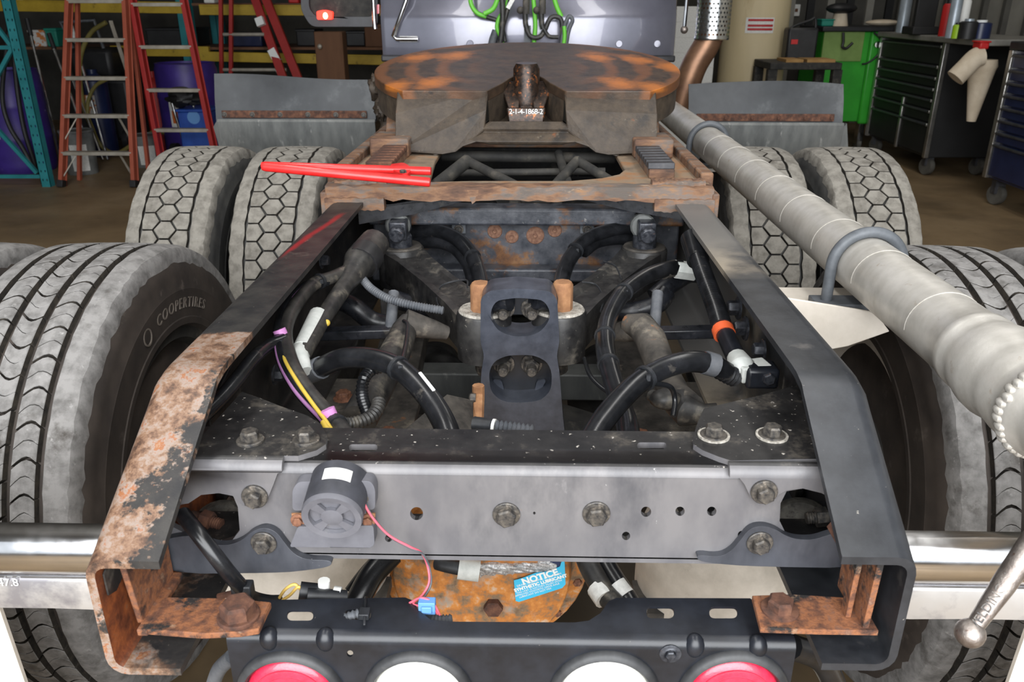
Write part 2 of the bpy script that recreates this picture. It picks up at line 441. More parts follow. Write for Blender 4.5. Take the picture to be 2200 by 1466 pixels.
def rail_extra_left(nt, vec, col):
    s = nt.new('ShaderNodeSeparateXYZ'); nt.link(vec, s.inputs[0]); x, y, z = s.outputs
    n1 = noise(nt, vec, 10, 6, .65); n2 = noise(nt, vec, 26, 6, .7); n3 = noise(nt, vec, 60, 5, .7)
    rust = ramp(nt, noise(nt, vec, 34, 8, .72), [(.32, lin((46, 37, 33))), (.42, lin((94, 70, 56))), (.49, lin((128, 100, 80))), (.56, lin((140, 127, 118))), (.62, lin((138, 84, 48))), (.70, lin((148, 120, 98)))])
    # rust takes over from about a metre on, with a sharp flaked edge
    e = math_(nt, 'ADD', y, math_(nt, 'MULTIPLY', math_(nt, 'SUBTRACT', n2, .5), .05))
    m = maprange(nt, e, 1.025, 1.018)
    # paint still left towards the inner edge of the tapered end
    k = math_(nt, 'ADD', math_(nt, 'MULTIPLY', x, 9.0), math_(nt, 'MULTIPLY', n1, 2.6))
    k = math_(nt, 'ADD', k, math_(nt, 'MULTIPLY', math_(nt, 'SUBTRACT', .86, y), 2.0))
    k = math_(nt, 'ADD', k, math_(nt, 'MULTIPLY', math_(nt, 'SUBTRACT', n3, .5), 1.3))
    left = maprange(nt, k, -1.90, -1.78)
    # the lower flange kept most of its paint; the web is eaten to deep orange rust on the inside
    low = math_(nt, 'MULTIPLY', maprange(nt, z, .806, .798), maprange(nt, math_(nt, 'ADD', n1, math_(nt, 'MULTIPLY', x, 3.0)), -.80, -.70))
    left = math_(nt, 'MAXIMUM', left, low)
    g = nt.new('ShaderNodeNewGeometry'); sn = nt.new('ShaderNodeSeparateXYZ'); nt.link(g.outputs['True Normal'], sn.inputs[0])
    inner = math_(nt, 'MULTIPLY', maprange(nt, sn.outputs[0], .3, .6), maprange(nt, x, -.40, -.41))
    deep = ramp(nt, noise(nt, vec, 40, 7, .7), [(.3, lin((58, 36, 28))), (.48, lin((112, 62, 40))), (.62, lin((146, 82, 46))), (.75, lin((128, 96, 74)))])
    rust = mixc(nt, inner, rust, deep)
    m2 = math_(nt, 'MULTIPLY', m, math_(nt, 'SUBTRACT', 1.0, math_(nt, 'MULTIPLY', left, math_(nt, 'SUBTRACT', 1.0, inner))))
    c = mixc(nt, m2, col, rust)
    red = math_(nt, 'MULTIPLY', math_(nt, 'MULTIPLY', maprange(nt, z, 1.046, 1.0475), maprange(nt, math_(nt, 'ABSOLUTE', math_(nt, 'ADD', math_(nt, 'ADD', x, .41), math_(nt, 'ADD', math_(nt, 'MULTIPLY', math_(nt, 'SUBTRACT', y, 1.36), -.13), math_(nt, 'MULTIPLY', n1, .02))), 0.0), .010, .002)), math_(nt, 'MULTIPLY', maprange(nt, y, 1.36, 1.42), maprange(nt, y, 1.72, 1.68)))
    c = mixc(nt, math_(nt, 'MULTIPLY', red, .75), c, lin((148, 30, 34)))
    return c
MAT('rail_left', two((30, 30, 32), (52, 50, 48)), 10, .45, 0, .25, 110, layers=[((104, 96, 88), 7, .6, .85), ((170, 160, 148), 110, .69, .75)], extra=rail_extra_left)
def rail_extra_right(nt, vec, col):
    s = nt.new('ShaderNodeSeparateXYZ'); nt.link(vec, s.inputs[0]); x, y, z = s.outputs
    n1 = noise(nt, vec, 9, 5, .6)
    f = math_(nt, 'MULTIPLY', maprange(nt, y, 1.27, 1.33), maprange(nt, y, 1.62, 1.45))
    f = math_(nt, 'MULTIPLY', f, maprange(nt, math_(nt, 'ADD', n1, math_(nt, 'MULTIPLY', math_(nt, 'SUBTRACT', .40, x), 3.0)), .35, .62))
    c = mixc(nt, math_(nt, 'MULTIPLY', f, .7), col, lin((168, 156, 138)))
    f2 = math_(nt, 'MULTIPLY', maprange(nt, y, 1.35, 1.5), .75)
    return mixc(nt, f2, c, lin((112, 110, 108)))
MAT('rail_right', two((31, 33, 37), (50, 52, 56)), 8, .38, 0, .08, 150, layers=[((112, 108, 104), 5, .64, .9), ((196, 190, 178), 120, .70, .75)], extra=rail_extra_right)

def rail(side, yend, mat):
    t, r = .0095, .022
    def sec(y, zt):
        out, inn = [], []
        def arc(cx, cz, rr, a0, a1, lst):
            for k in range(5):
                a = R_(a0 + (a1 - a0) * k / 4); lst.append((side * (cx + rr * math.cos(a)), y, cz + rr * math.sin(a)))
        out.append((side * XI, y, zt)); arc(XO - r, zt - r, r, 90, 0, out); arc(XO - r, ZB + r, r, 0, -90, out); out.append((side * XI, y, ZB))
        inn.append((side * XI, y, ZB + t)); arc(XO - r, ZB + r, r - t, -90, 0, inn); arc(XO - r, zt - r, r - t, 0, 90, inn); inn.append((side * XI, y, zt - t))
        return [Vector(p) for p in out + inn]
    ss = [sec(yend, .932), sec(yend + .004, .934)]
    ys = [YB - .03, YB - .012, YB + .012, YB + .03]
    sl = (ZR - .932) / (YB - yend)
    ss += [sec(YB - .03, ZR - .03 * sl), sec(YB - .012, ZR - .010 * sl), sec(YB + .012, ZR - .0008), sec(YB + .03, ZR), sec(1.8, ZR), sec(4.6, ZR)]
    o = ob('frame_rail', MB().sweep(ss), mat, TR, keep=True, smooth=30)
    return o
railL = lab(rail(-1, .678, 'rail_left'), 'rail with rust eaten tapered end'); railR = lab(rail(1, .702, 'rail_right'), 'rail with black painted tapered end')

# ---- rear crossmember
YC, ZC = .815, .966
def pyl(pts, y): return [PY(u, v, y) for u, v in pts]
def pzl(pts, z): return [PZ(u, v, z) for u, v in pts]
cm = MB()
XE = .415
zb = PY(1100, 1197, YC).z
# web with its holes and the two end cut-outs
cutL = [(330, 1096), (402, 1082), (432, 1062), (470, 1058), (500, 1064), (511, 1090), (515, 1140), (500, 1160), (470, 1170), (425, 1160), (330, 1120)]
cutR = [(1860, 1085), (1800, 1078), (1765, 1060), (1725, 1050), (1690, 1056), (1677, 1082), (1675, 1120), (1690, 1150), (1720, 1165), (1765, 1160), (1860, 1120)]
def X3(p): return (p.x, p.y, p.z)
webo = [V3(-XE, YC, zb), V3(XE, YC, zb)]
cr = [PY(u, v, YC) for u, v in cutR]; cl = [PY(u, v, YC) for u, v in cutL]
for p in cr + cl: p.x = max(-XE, min(XE, p.x))
webo += list(reversed(cr))
webo += [V3(XE, YC, ZC - .012), V3(-XE, YC, ZC - .012)]
webo += cl
holes = [ring(895, 1104, 14), ring(1388, 1100, 11), ring(1461, 1099, 10), ring(1529, 1099, 10), ring(1345, 1152, 9), ring(835, 1157, 8), ring(1594, 1150, 9), ring(1148, 1103, 3)]
cm.plate([webo] + [pyl(h, YC) for h in holes], (0, .008, 0))
# top flange with slots, rounded front bend, lower flange
slots = [rounded([(750, 955), (811, 955), (811, 969), (750, 969)], 8), rounded([(1369, 951), (1432, 951), (1432, 965), (1369, 965)], 8)]
cm.plate([[V3(-XE, YC + .014, ZC), V3(XE, YC + .014, ZC), V3(XE, .905, ZC), V3(-XE, .905, ZC)]] + [pzl(s, ZC) for s in slots], (0, 0, -.008))
sec = []
for x in (-XE, XE):
    l = [V3(x, YC + .014 - .014 * math.sin(a), ZC - .014 + .014 * math.cos(a)) for a in [R_(90 * k / 6) for k in range(7)]]
    l += [V3(x, YC + .014 - .006 * math.sin(a), ZC - .014 + .006 * math.cos(a)) for a in [R_(90 * k / 6) for k in reversed(range(7))]]
    sec.append(l)
cm.sweep(sec)
cm.box(-XE, XE, YC, .90, zb - .006, zb + .002)
MAT('cross_grey', two((46, 48, 54), (76, 78, 84)), 6, .42, .1, .06, 160, layers=[((72, 74, 84), 4, .55, .8), ((168, 166, 164), 9, .7, .86), ((206, 204, 200), 70, .72, .76)], vs=(1, 1, .5))
def cross_extra(nt, vec, col):
    g = nt.new('ShaderNodeNewGeometry'); s = nt.new('ShaderNodeSeparateXYZ'); nt.link(g.outputs['True Normal'], s.inputs[0])
    top = maprange(nt, s.outputs[2], .8, .95)
    n = ramp(nt, noise(nt, vec, 16, 8, .72), [(.3, lin((18, 18, 20))), (.55, lin((44, 43, 43))), (.7, lin((92, 87, 80)))])
    sp = maprange(nt, noise(nt, vec, 120, 3, .5), .67, .72)
    return mixc(nt, top, col, mixc(nt, sp, n, lin((184, 178, 170))))     # settled grime and chips on the flat top
MAT('cross_paint', two((92, 91, 94), (112, 110, 111)), 6, .4, .1, .06, 160, layers=[((64, 65, 70), 4, .55, .8), ((160, 158, 158), 9, .66, .86), ((206, 204, 200), 80, .70, .75), ((120, 96, 84), 60, .72, .76)], vs=(1, 1, .5), extra=cross_extra)
CM = ob('rear_crossmember', cm, 'cross_paint', TR, smooth=35)
for u, v in ((1088, 1105), (1281, 1103)):
    bolt(CM, PY(u, v, YC), (0, -1, 0), 'bolt', .0125, .010, .0165, .003)

# ---- bent gusset plates that tie the crossmember to the rails
def gusset(side, top_px, front_px, name):
    zt = ZC + .007; yf = YC - .007
    m = MB()
    m.plate([pzl(top_px, zt)], (0, 0, -.007)); m.plate([pyl(front_px, yf)], (0, .007, 0))
    return m
tL = [(372, 998), (440, 930), (520, 842), (560, 856), (600, 872), (660, 893), (690, 912), (703, 938), (700, 955), (680, 968), (640, 980), (612, 992), (600, 996)]
fL = [(372, 1000), (604, 1002), (596, 1018), (588, 1040), (576, 1070), (566, 1088), (545, 1094), (520, 1086), (500, 1066), (470, 1060), (432, 1064), (405, 1082), (330, 1094)]
tR = [(1830, 985), (1790, 900), (1720, 825), (1640, 848), (1512, 878), (1500, 905), (1489, 938), (1490, 955), (1510, 968), (1545, 982), (1570, 990)]
fR = [(1830, 992), (1572, 992), (1590, 1016), (1600, 1042), (1612, 1068), (1630, 1084), (1655, 1080), (1675, 1062), (1690, 1054), (1725, 1050), (1765, 1060), (1800, 1078), (1860, 1085)]
def clampx(pts3, xm):
    for p in pts3: p.x = max(-xm, min(xm, p.x))
    return pts3
for side, tp, fp, tb, fb in ((-1, tL, fL, [(538, 942), (658, 941)], (548, 1066)), (1, tR, fR, [(1533, 931), (1658, 931)], (1641, 1056))):
    zt = ZC + .007; yf = YC - .006
    m = MB(); r0 = .014
    tq = clampx(pzl(tp, zt), .418)
    for p in tq: p.y = max(p.y, yf + r0)
    m.plate([tq], (0, 0, -.007)); fq = clampx(pyl(fp, yf), .418)
    for p in fq: p.z = min(p.z, zt - r0)
    m.plate([fq], (0, .007, 0))
    x0, x1 = sorted((fq[0].x, fq[1].x)); sec = []                      # the rolled bend between the two faces
    for x in (x0, x1):
        q = [R_(15 * k) for k in range(7)]
        sec.append([V3(x, yf + r0 - r0 * math.sin(a), zt - r0 + r0 * math.cos(a)) for a in q] + [V3(x, yf + r0 - .007 * math.sin(a), zt - r0 + .007 * math.cos(a)) for a in reversed(q)])
    m.sweep(sec)
    G = ob('gusset_plate', m, 'cross_paint', TR, smooth=35)
    for u, v in tb:
        p = PZ(u, v + 6, zt)
        if side > 0: ob('washer', MB().lathe([(.012, 0), (.0195, 0), (.0195, .002), (.012, .002), (.012, 0)], p, (0, 0, 1), 24), 'washer_white', G)
        bolt(G, p, (0, 0, 1), 'bolt', .0115, .011, .0165, .0035)
    bolt(G, PY(fb[0], fb[1], yf), (0, -1, 0), 'bolt', .0105, .010, .0155, .004)
# ---- lower brackets with the wavy upper edge
wl = chaikin([(330, 1165), (400, 1150), (430, 1158), (460, 1172), (495, 1172), (522, 1160), (540, 1143), (567, 1133), (594, 1143), (612, 1168), (632, 1192), (660, 1204), (712, 1204), (712, 1218), (660, 1226), (600, 1232), (330, 1234)], 2)
wr_ = chaikin([(1880, 1160), (1810, 1142), (1780, 1150), (1750, 1160), (1715, 1160), (1688, 1152), (1668, 1138), (1640, 1130), (1610, 1136), (1588, 1165), (1570, 1186), (1545, 1198), (1496, 1192), (1500, 1206), (1540, 1212), (1620, 1218), (1880, 1222)], 2)
for pts, bp in ((wl, (567, 1166)), (wr_, (1632, 1166))):
    m = MB().plate([clampx(pyl(pts, YC - .010), .418)], (0, .010, 0))
    L = ob('lower_bracket', m, 'cross_grey', TR, smooth=35, bevel=.002)
    bolt(L, PY(bp[0], bp[1], YC - .010), (0, -1, 0), 'bolt', .0105, .010, .0155, .003)
# ------------------------------------------------------------------ wheels
WR, WZ = .500, .485
def rad(x): return WR - .28 * x * x - (max(0, abs(x) - .118) * .55)
def tread_point(s, x, dr=0.0):
    a = s / WR; r = rad(x) + dr
    return Vector((x, r * math.sin(a), r * math.cos(a)))
def block(m, poly, depth=.012, draft=.0012):
    n = len(poly); cs = sum(p[0] for p in poly) / n; cx = sum(p[1] for p in poly) / n
    top, mid, bot = [], [], []
    for s, x in poly:
        L = math.hypot(s - cs, x - cx) or 1
        top.append(tread_point(cs + (s - cs) * (1 - .0014 / L), cx + (x - cx) * (1 - .0014 / L)))
        mid.append(tread_point(s, x, -.0012)); bot.append(tread_point(cs + (s - cs) * (1 + draft / L), cx + (x - cx) * (1 + draft / L), -depth))
    o = len(m.v); m.v += top + mid + bot
    m.f.append(tuple(o + i for i in range(n)))
    for a, b in ((0, n), (n, 2 * n)):
        for i in range(n): j = (i + 1) % n; m.f.append((o + a + i, o + b + i, o + b + j, o + a + j))
def strip(m, xi, xo, N, wav_i, wav_o, depth=.012, over=()):
    """shoulder rib running all round; wav gives the wavy edge"""
    secs = []
    sg = 1 if xo > xi else -1
    for k in range(N):
        s = 2 * math.pi * WR * k / N
        a, b = xi + wav_i(k), xo + wav_o(k)
        prof = [tread_point(s, a, -depth), tread_point(s, a, -.001), tread_point(s, a + sg * .0015), tread_point(s, (a + b) / 2), tread_point(s, b - sg * .004), tread_point(s, b, -.004 )]
        prof += [tread_point(s, b + sg * .0035, -.016), tread_point(s, b + sg * .004, -.03)]
        secs.append(prof)
    n = len(secs[0]); o = len(m.v); m.v += [p for q in secs for p in q]
    for k in range(N):
        for i in range(n - 1):
            m.f.append((o + k * n + i, o + k * n + i + 1, o + ((k + 1) % N) * n + i + 1, o + ((k + 1) % N) * n + i))
def rear_tread():
    m = MB(); C = 2 * math.pi * WR; N = 50; rnd = random.Random(3)
    p = C / N
    for row, (x0, x1) in enumerate(((-.0765, -.0345), (-.0205, .0205), (.0345, .0765))):
        for k in range(N):
            s0 = (k + .37 * row) * p; g = .0026
            L = []
            for i in range(6):                      # curved cut across the rib
                t = i / 5; x = x0 + (x1 - x0) * t; L.append((s0 + g + .013 * math.sin(math.pi * (t - .1)) * (1 if row != 1 else -1), x))
            j = rnd.uniform(-.001, .001)
            Rr = [(a + p - 2 * g + j, x) for a, x in L]
            Mm = [(a + (p - 2 * g) * .5 + rnd.uniform(-.001, .001), x) for a, x in L]          # a fine sipe halves each block
            block(m, L + [(a - .0005, x) for a, x in reversed(Mm)], .014); block(m, [(a + .0005, x) for a, x in Mm] + list(reversed(Rr)), .014)
    r1 = [rnd.uniform(-.0012, .0012) for _ in range(300)]
    strip(m, .0905, .134, 150, lambda k: r1[k], lambda k: r1[k + 100] * 1.6, .014)
    strip(m, -.0905, -.134, 150, lambda k: r1[k + 50], lambda k: r1[k + 120] * 1.6, .014)
    return m
def front_tread():
    m = MB(); C = 2 * math.pi * WR; N = 50; p = C / N; a = p / 2 - .0022
    for k in range(N):
        s = k * p
        block(m, [(s - a * .98, -.015), (s - a * .98, .015), (s, .0355), (s + a * .98, .015), (s + a * .98, -.015), (s, -.0355)], .013)
        s += p / 2
        for g in (1, -1):
            block(m, [(s, g * .0215), (s + a, g * .041), (s + a * .98, g * .074), (s, g * .0775), (s - a * .98, g * .074), (s - a, g * .041)][::g], .013)
    rnd = random.Random(5); r1 = [rnd.uniform(-.0015, .0015) for _ in range(400)]
    strip(m, .084, .134, 150, lambda k: r1[k] + (.0016 if k % 3 else -.0016), lambda k: r1[k + 100] * 2, .013)
    strip(m, -.084, -.134, 150, lambda k: r1[k + 50] + (.0016 if k % 3 else -.0016), lambda k: r1[k + 120] * 2, .013)
    return m
def casing():
    prof = []
    xs = [.0, .04, .08, .118, .130]
    half = [(x, rad(x) - .0135) for x in xs] + [(.1325, .470), (.1345, .462), (.1365, .458), (.141, .450), (.1445, .43), (.1465, .40), (.1475, .398), (.147, .393), (.1455, .375), (.1435, .335), (.1455, .333), (.144, .318), (.130, .312), (.122, .302), (.112, .294), (.100, .288)]
    p2 = [(-x, r) for x, r in reversed(half)][:-1] + half
    m = MB()
    return m.lathe([(r, x) for x, r in p2], (0, 0, 0), (1, 0, 0), 96)
def rim():
    m = MB()
    m.lathe([(.286, .126), (.312, .130), (.316, .124), (.296, .108), (.284, .095), (.276, .06), (.272, .0), (.276, -.06), (.284, -.095), (.296, -.108), (.316, -.124), (.312, -.130), (.286, -.126), (.262, -.06), (.258, 0), (.262, .06), (.286, .126)], (0, 0, 0), (1, 0, 0), 64)
    return m
def drum():
    m = MB()
    m.lathe([(0, .10), (.10, .10), (.20, .09), (.215, .08), (.215, -.08), (.20, -.09), (.12, -.095), (.12, -.12), (0, -.12)], (0, 0, 0), (1, 0, 0), 40)
    return m
wheel_mesh = {}
def wheel_part(key, name, mb, mat):
    if key not in wheel_mesh:
        me = bpy.data.meshes.new(name)
        b = mb(); me.from_pydata([tuple(p) for p in b.v], [], b.f)
        bm = bmesh.new(); bm.from_mesh(me); bmesh.ops.recalc_face_normals(bm, faces=bm.faces); bm.to_mesh(me); bm.free()
        me.polygons.foreach_set('use_smooth', [True] * len(me.polygons)); me.set_sharp_from_angle(angle=R_(32))
        me.materials.append(MATS[mat]); wheel_mesh[key] = me
        if name == 'tread':                                 # dust sits on the worn faces, the groove walls stay rubber black
            me.materials.append(MATS['groove_rubber'])
            for p in me.polygons:
                c = p.center; r = math.hypot(c.y, c.z)
                if rad(c.x) - r > .0026 and abs(c.x) < .095: p.material_index = 1
    return wheel_mesh[key]
def wheel(x, y, kind, spin, label):
    e = bpy.data.objects.new('wheel', None); COL.objects.link(e); e.location = (x, y, WZ); e.empty_display_size = .1; e['label'] = label
    put(e, TR)
    rows = [('tread', kind + 't', rear_tread if kind == 'rear' else front_tread, 'tread_' + kind), ('tire', kind + 'c', casing, 'casing' if kind == 'rear' else 'casing_front'), ('rim', 'rim' + ('d' if x < 0 else 'w'), rim, 'underbody' if x < 0 else 'cream'), ('brake_drum', 'drum', drum, 'underbody')]
    for nm, key, fn, mat in rows:
        o = bpy.data.objects.new(nm, wheel_part(key, nm, fn, mat)); COL.objects.link(o); o.location = (x, y, WZ); o.rotation_euler = (spin, 0, 0); put(o, e)
    return e
XW1, XW2, YR, YF = .82, 1.165, 1.625, 2.965
XR1, XR2 = .895, 1.24
wrl = wheel(-XR1, YR, 'rear', .02, 'ribbed inner wheel beside the rusty rail')
wrr = wheel(XR1, YR + .02, 'rear', .07, 'ribbed inner wheel under the silver pipe')
wheel(-XR2, YR, 'rear', .3, 'ribbed outer wheel on the rusty rail side'); wheel(XR2, YR + .02, 'rear', .5, 'ribbed outer wheel on the silver pipe side')
wheel(-XW1, YF, 'front', .0, 'hexagon tread inner wheel on the rusty rail side'); wheel(-XW2, YF, 'front', .05, 'hexagon tread outer wheel on the rusty rail side')
wheel(XW1, YF + .03, 'front', .02, 'hexagon tread inner wheel half hidden by the silver pipe'); wheel(XW2, YF + .03, 'front', .04, 'hexagon tread outer wheel beyond the silver pipe')

def sidewall_text(s, wheel_e, side, ang0, r, size, spacing=1.15):
    vs, fs = text_mesh(s, size, .0012, spacing, .15)
    cx, cz = wheel_e.location.y, WZ
    m = MB()
    # side +1: face looks towards +x; letters run clockwise seen from there
    xs = wheel_e.location.x + side * .1452
    out = []
    for p in vs:
        a = R_(ang0) - p.x / r      # angle from +y axis, decreasing = over the top towards +y for the face looking to +x
        if side < 0: a = math.pi - a
        rr = r + p.y
        out.append((xs + side * p.z, cx + rr * math.cos(a), cz + rr * math.sin(a)))
    m.add(out, fs)
    return ob('raised_lettering', m, 'tire_letter', wheel_e, smooth=0)
sidewall_text('COOPERTIRES', wrl, 1, 79, .366, .034, 1.25)
sidewall_text('COOPERTIRES', wrr, -1, 118, .375, .034, 1.25)
# ring mark in front of the word
for e, sd, an in ((wrl, 1, 107),):
    a = R_(an); r = .366
    c = V3(e.location.x + sd * .1445, e.location.y + r * math.cos(a), WZ + r * math.sin(a))
    ob('raised_ring', MB().lathe([(.019, -.002), (.019, .002), (.0155, .002), (.0155, -.002), (.019, -.002)], c, (sd, 0, 0), 28), 'tire_letter', e)
# ------------------------------------------------------------------ tail light bar
YL, ZL = .722, .798
lb = MB()
XLB0, XLB1 = PY(490, 1400, YL).x, PY(1710, 1400, YL).x
LC = [(627, 1490, 'lens_red'), (900, 1490, 'lens_white'), (1298, 1490, 'lens_white'), (1574, 1490, 'lens_red')]
RG = .064
lc3 = [PY(u, v, YL) for u, v, _ in LC]
zlow = .640
def circ_y(c, r, n=40): return [V3(c.x + r * math.cos(2 * math.pi * i / n), YL, c.z + r * math.sin(2 * math.pi * i / n)) for i in range(n)]
rb = .012
lb.plate([[V3(XLB0, YL, zlow), V3(XLB1, YL, zlow), V3(XLB1, YL, ZL - rb), V3(XLB0, YL, ZL - rb)]] + [circ_y(c, RG - .006) for c in lc3] + [pyl(ring(752, 1405, 7), YL)], (0, .003, 0))
topo = [(500, 1372), (560, 1290), (870, 1284), (885, 1290), (900, 1312), (925, 1332), (960, 1336), (1235, 1338), (1265, 1334), (1290, 1318), (1308, 1292), (1325, 1285), (1612, 1286), (1705, 1372)]
tz = pzl(topo, ZL)
for p in tz: p.y = max(p.y, YL + rb)
tz[0].x = XLB0; tz[-1].x = XLB1; tz[0].y = tz[-1].y = YL + rb
slot = lambda u0, u1, v0, v1: pzl(rounded([(u0, v0), (u1, v0), (u1, v1), (u0, v1)], 12, 5), ZL)
lb.plate([tz, slot(617, 673, 1311, 1334), slot(741, 797, 1310, 1332), slot(1389, 1448, 1304, 1329), slot(1524, 1584, 1304, 1329)], (0, 0, -.003))
sec = []
for x in (XLB0, XLB1):
    q = [R_(15 * k) for k in range(7)]
    sec.append([V3(x, YL + rb - rb * math.sin(a), ZL - rb + rb * math.cos(a)) for a in q] + [V3(x, YL + rb - (rb - .003) * math.sin(a), ZL - rb + (rb - .003) * math.cos(a)) for a in reversed(q)])
lb.sweep(sec)
# pressed stiffening dimples across the bend
for u in (576, 697, 1496, 1632):
    c = PY(u, 1378, YL)
    lb.sphere((c.x, YL + .006, ZL - .010), .013, 14, 10, (.9, .9, 1.15))
LB = ob('tail_light_bar', lb, 'black_clean', TR, smooth=35)
lab(LB, 'black steel bar holding the round tail lights')
bolt(LB, PY(1440, 1405, YL), (0, -1, 0), 'bolt_dark', .006, .004, .0125, .0015)
ob('cable_tie', MB().tube([PZ(783, 1344, ZL + .004), PZ(783, 1330, ZL + .006), PZ(785, 1290, ZL + .004), PZ(786, 1283, ZL - .004)], .0018, 6).box(*[f for f in (PZ(772, 1325, ZL).x, PZ(795, 1325, ZL).x, PZ(783, 1334, ZL).y, PZ(783, 1316, ZL).y, ZL, ZL + .008)]), 'connector_dark', LB, bevel=.001)
tn = PZ(757, 1326, ZL)
ob('loom', MB().corr([PZ(741, 1330, ZL - .006), PZ(760, 1322, ZL - .002), PZ(782, 1318, ZL - .004)], .0055, .0045, .001), 'hose_grey', LB)
for (u, v, lm), c in zip(LC, lc3):
    e = bpy.data.objects.new('tail_light', None); COL.objects.link(e); e.location = c; e.empty_display_size = .05; put(e, TR)
    e['label'] = 'round red tail light' if 'red' in lm else 'round white reversing light'
    o = c + V3(0, 0, 0)
    ob('grommet', MB().lathe([(RG, .001), (RG, -.004), (RG - .003, -.008), (.056, -.0095), (.0535, -.0065), (.0525, .006), (RG - .008, .006), (RG, .001)], o, (0, 1, 0), 48), 'grommet', e)
    ob('lens', MB().lathe([(0, -.0105), (.02, -.0103), (.036, -.0092), (.046, -.0065), (.0505, -.0025), (.0525, .002), (0, .004)], o, (0, 1, 0), 48), lm, e)
    m = MB()
    for r in (.012, .022, .032, .041):
        h = -.0106 if r < .02 else (-.0103 if r < .03 else -.0097 if r < .04 else -.0083)
        m.lathe([(r, h + .001), (r, h - .0004), (r + .0012, h - .0004), (r + .0012, h + .001), (r, h + .001)], o, (0, 1, 0), 48)
    ob('lens_ring', m, lm, e)

# ------------------------------------------------------------------ rusty angle brackets inside the rail ends
def angle(side, plate_px, zp, vert, mat, nm):
    m = MB().plate([pzl(plate_px, zp)], (0, 0, -.008))
    return m
m = MB().plate([pzl([(318, 1330), (300, 1352), (430, 1362), (520, 1358), (556, 1352), (583, 1294), (500, 1286), (350, 1283)], .822)], (0, 0, -.008))
a = PZ(318, 1330, .822)
m.plate([[V3(-.404, .700, .935), V3(-.404, .715, .818), V3(-.404, .80, .816), V3(-.404, .80, .955)]], (-.007, 0, 0))
m.bar((-.399, .700, .818), (-.399, .80, .818), .012, .009)
BK = ob('angle_bracket', m, 'rust', TR, smooth=30, bevel=.0015)
bolt(BK, PZ(513, 1325, .822), (0, 0, 1), 'rust_dark', .0195, .017, .0235, .004, spin=.3)
m = MB().plate([pzl([(1616, 1280), (1634, 1350), (1760, 1354), (1888, 1356), (1848, 1286), (1700, 1277)], .822)], (0, 0, -.007))
p = PZ(1888, 1356, .822)
m.plate([[V3(.398, .716, .94), V3(.398, .722, .818), V3(.398, .80, .816), V3(.398, .80, .95)]], (.007, 0, 0))
m.plate([[V3(.385, .735, .935), V3(.385, .738, .822), V3(.385, .752, .822), V3(.385, .752, .935)]], (.006, 0, 0))
BK2 = ob('angle_bracket', m, 'rust', TR, smooth=30, bevel=.0015)
bolt(BK2, PZ(1675, 1311, .822), (0, 0, 1), 'rust_dark', .015, .013, .021, .003, spin=.1)
for s, x, y in ((-1, -.386, .76), (1, .37, .765)):
    ob('bolt', MB().lathe([(0, 0), (.012, 0), (.012, .03), (0, .03)], (x, y, .925), (0, -1, 0), 6), 'rust_dark', BK if s < 0 else BK2)
# torn rust flakes left on the web
ob('rust_flake', MB().plate([[V3(-.4215, .69, .905), V3(-.4215, .69, .878), V3(-.4215, .705, .872), V3(-.4215, .722, .878), V3(-.4215, .74, .876), V3(-.4215, .74, .93)]], (.002, 0, 0)), 'black_dusty', railL)

# ------------------------------------------------------------------ reversing alarm on the crossmember
AL = bpy.data.objects.new('backup_alarm', None); COL.objects.link(AL); AL.location = PY(712, 1118, YC); put(AL, TR); AL['label'] = 'grey reversing alarm'
ya = YC - .001
m = MB().plate([pyl(rounded([(628, 1052), (640, 1036), (796, 1034), (806, 1050), (806, 1096), (628, 1098)], 10), ya - .018)], (0, .018, 0))
m.plate([pyl(rounded([(622, 1176), (640, 1132), (802, 1130), (805, 1170), (796, 1178)], 6), ya - .019)], (0, .019, 0))
m.plate([pyl([(650, 1090), (786, 1090), (786, 1140), (650, 1140)], ya - .012)], (0, .012, 0))
ob('mounting_bracket', m, 'alarm_grey', AL, smooth=30, bevel=.0015)
c = PY(713, 1112, ya - .05); rA = (PY(779, 1112, ya - .05) - c).length
c0 = V3(c.x, ya - .004, c.z + .012)
ax = (c - c0).normalized(); LA = (c - c0).length
ob('housing', MB().lathe([(rA * 1.0, -.008), (rA, LA - .008), (rA * .97, LA - .003), (rA * .9, LA), (rA * .86, LA), (rA * .86, LA - .006), (0, LA - .006)], c0, ax, 40), 'alarm_dark', AL)
m = MB(); u, v, w = basis(ax)
def face(r, a, h): return c + (u * math.cos(a) + v * math.sin(a)) * r + w * h
for k in range(4):                                   # grille: hub, four spokes, rim
    a0 = R_(45 + 90 * k); pts = []
    for j in range(5): pts.append(face(rA * .34, a0 + (j / 4 - .5) * .62, .0005))
    for j in range(5): pts.append(face(rA * .86, a0 + (.5 - j / 4) * .46, .0005))
    m.plate([pts], w * -.004)
m.lathe([(0, .002), (rA * .2, .002), (rA * .36, .0005), (rA * .36, -.004)], c, ax, 24)
m.lathe([(rA * .74, -.004), (rA * .76, .001), (rA * .97, .002), (rA * 1.0, -.002), (rA * 1.0, -.005), (rA * .74, -.004)], c, ax, 40)
ob('speaker_grille', m, 'alarm_grey', AL, smooth=35)
ob('speaker_cone', MB().lathe([(0, -.004), (rA * .8, -.0048)], c, ax, 30), 'alarm_grey', AL)
m = MB()
la = [R_(x) for x in range(-34, 22, 6)]
up = (Vector((0, 0, 1)) - ax * ax.z).normalized(); rt = up.cross(ax) * -1
for h0, h1 in ((LA * .10, LA * .46),):
    A = [c0 + (up * math.cos(a) + rt * math.sin(a)) * (rA + .0006) + ax * h0 for a in la]; B = [c0 + (up * math.cos(a) + rt * math.sin(a)) * (rA + .0006) + ax * h1 for a in la]
    n = len(la); m.add(A + B, [(i, i + 1, n + i + 1, n + i) for i in range(n - 1)])
ob('label_sticker', m, 'label_paper', AL)
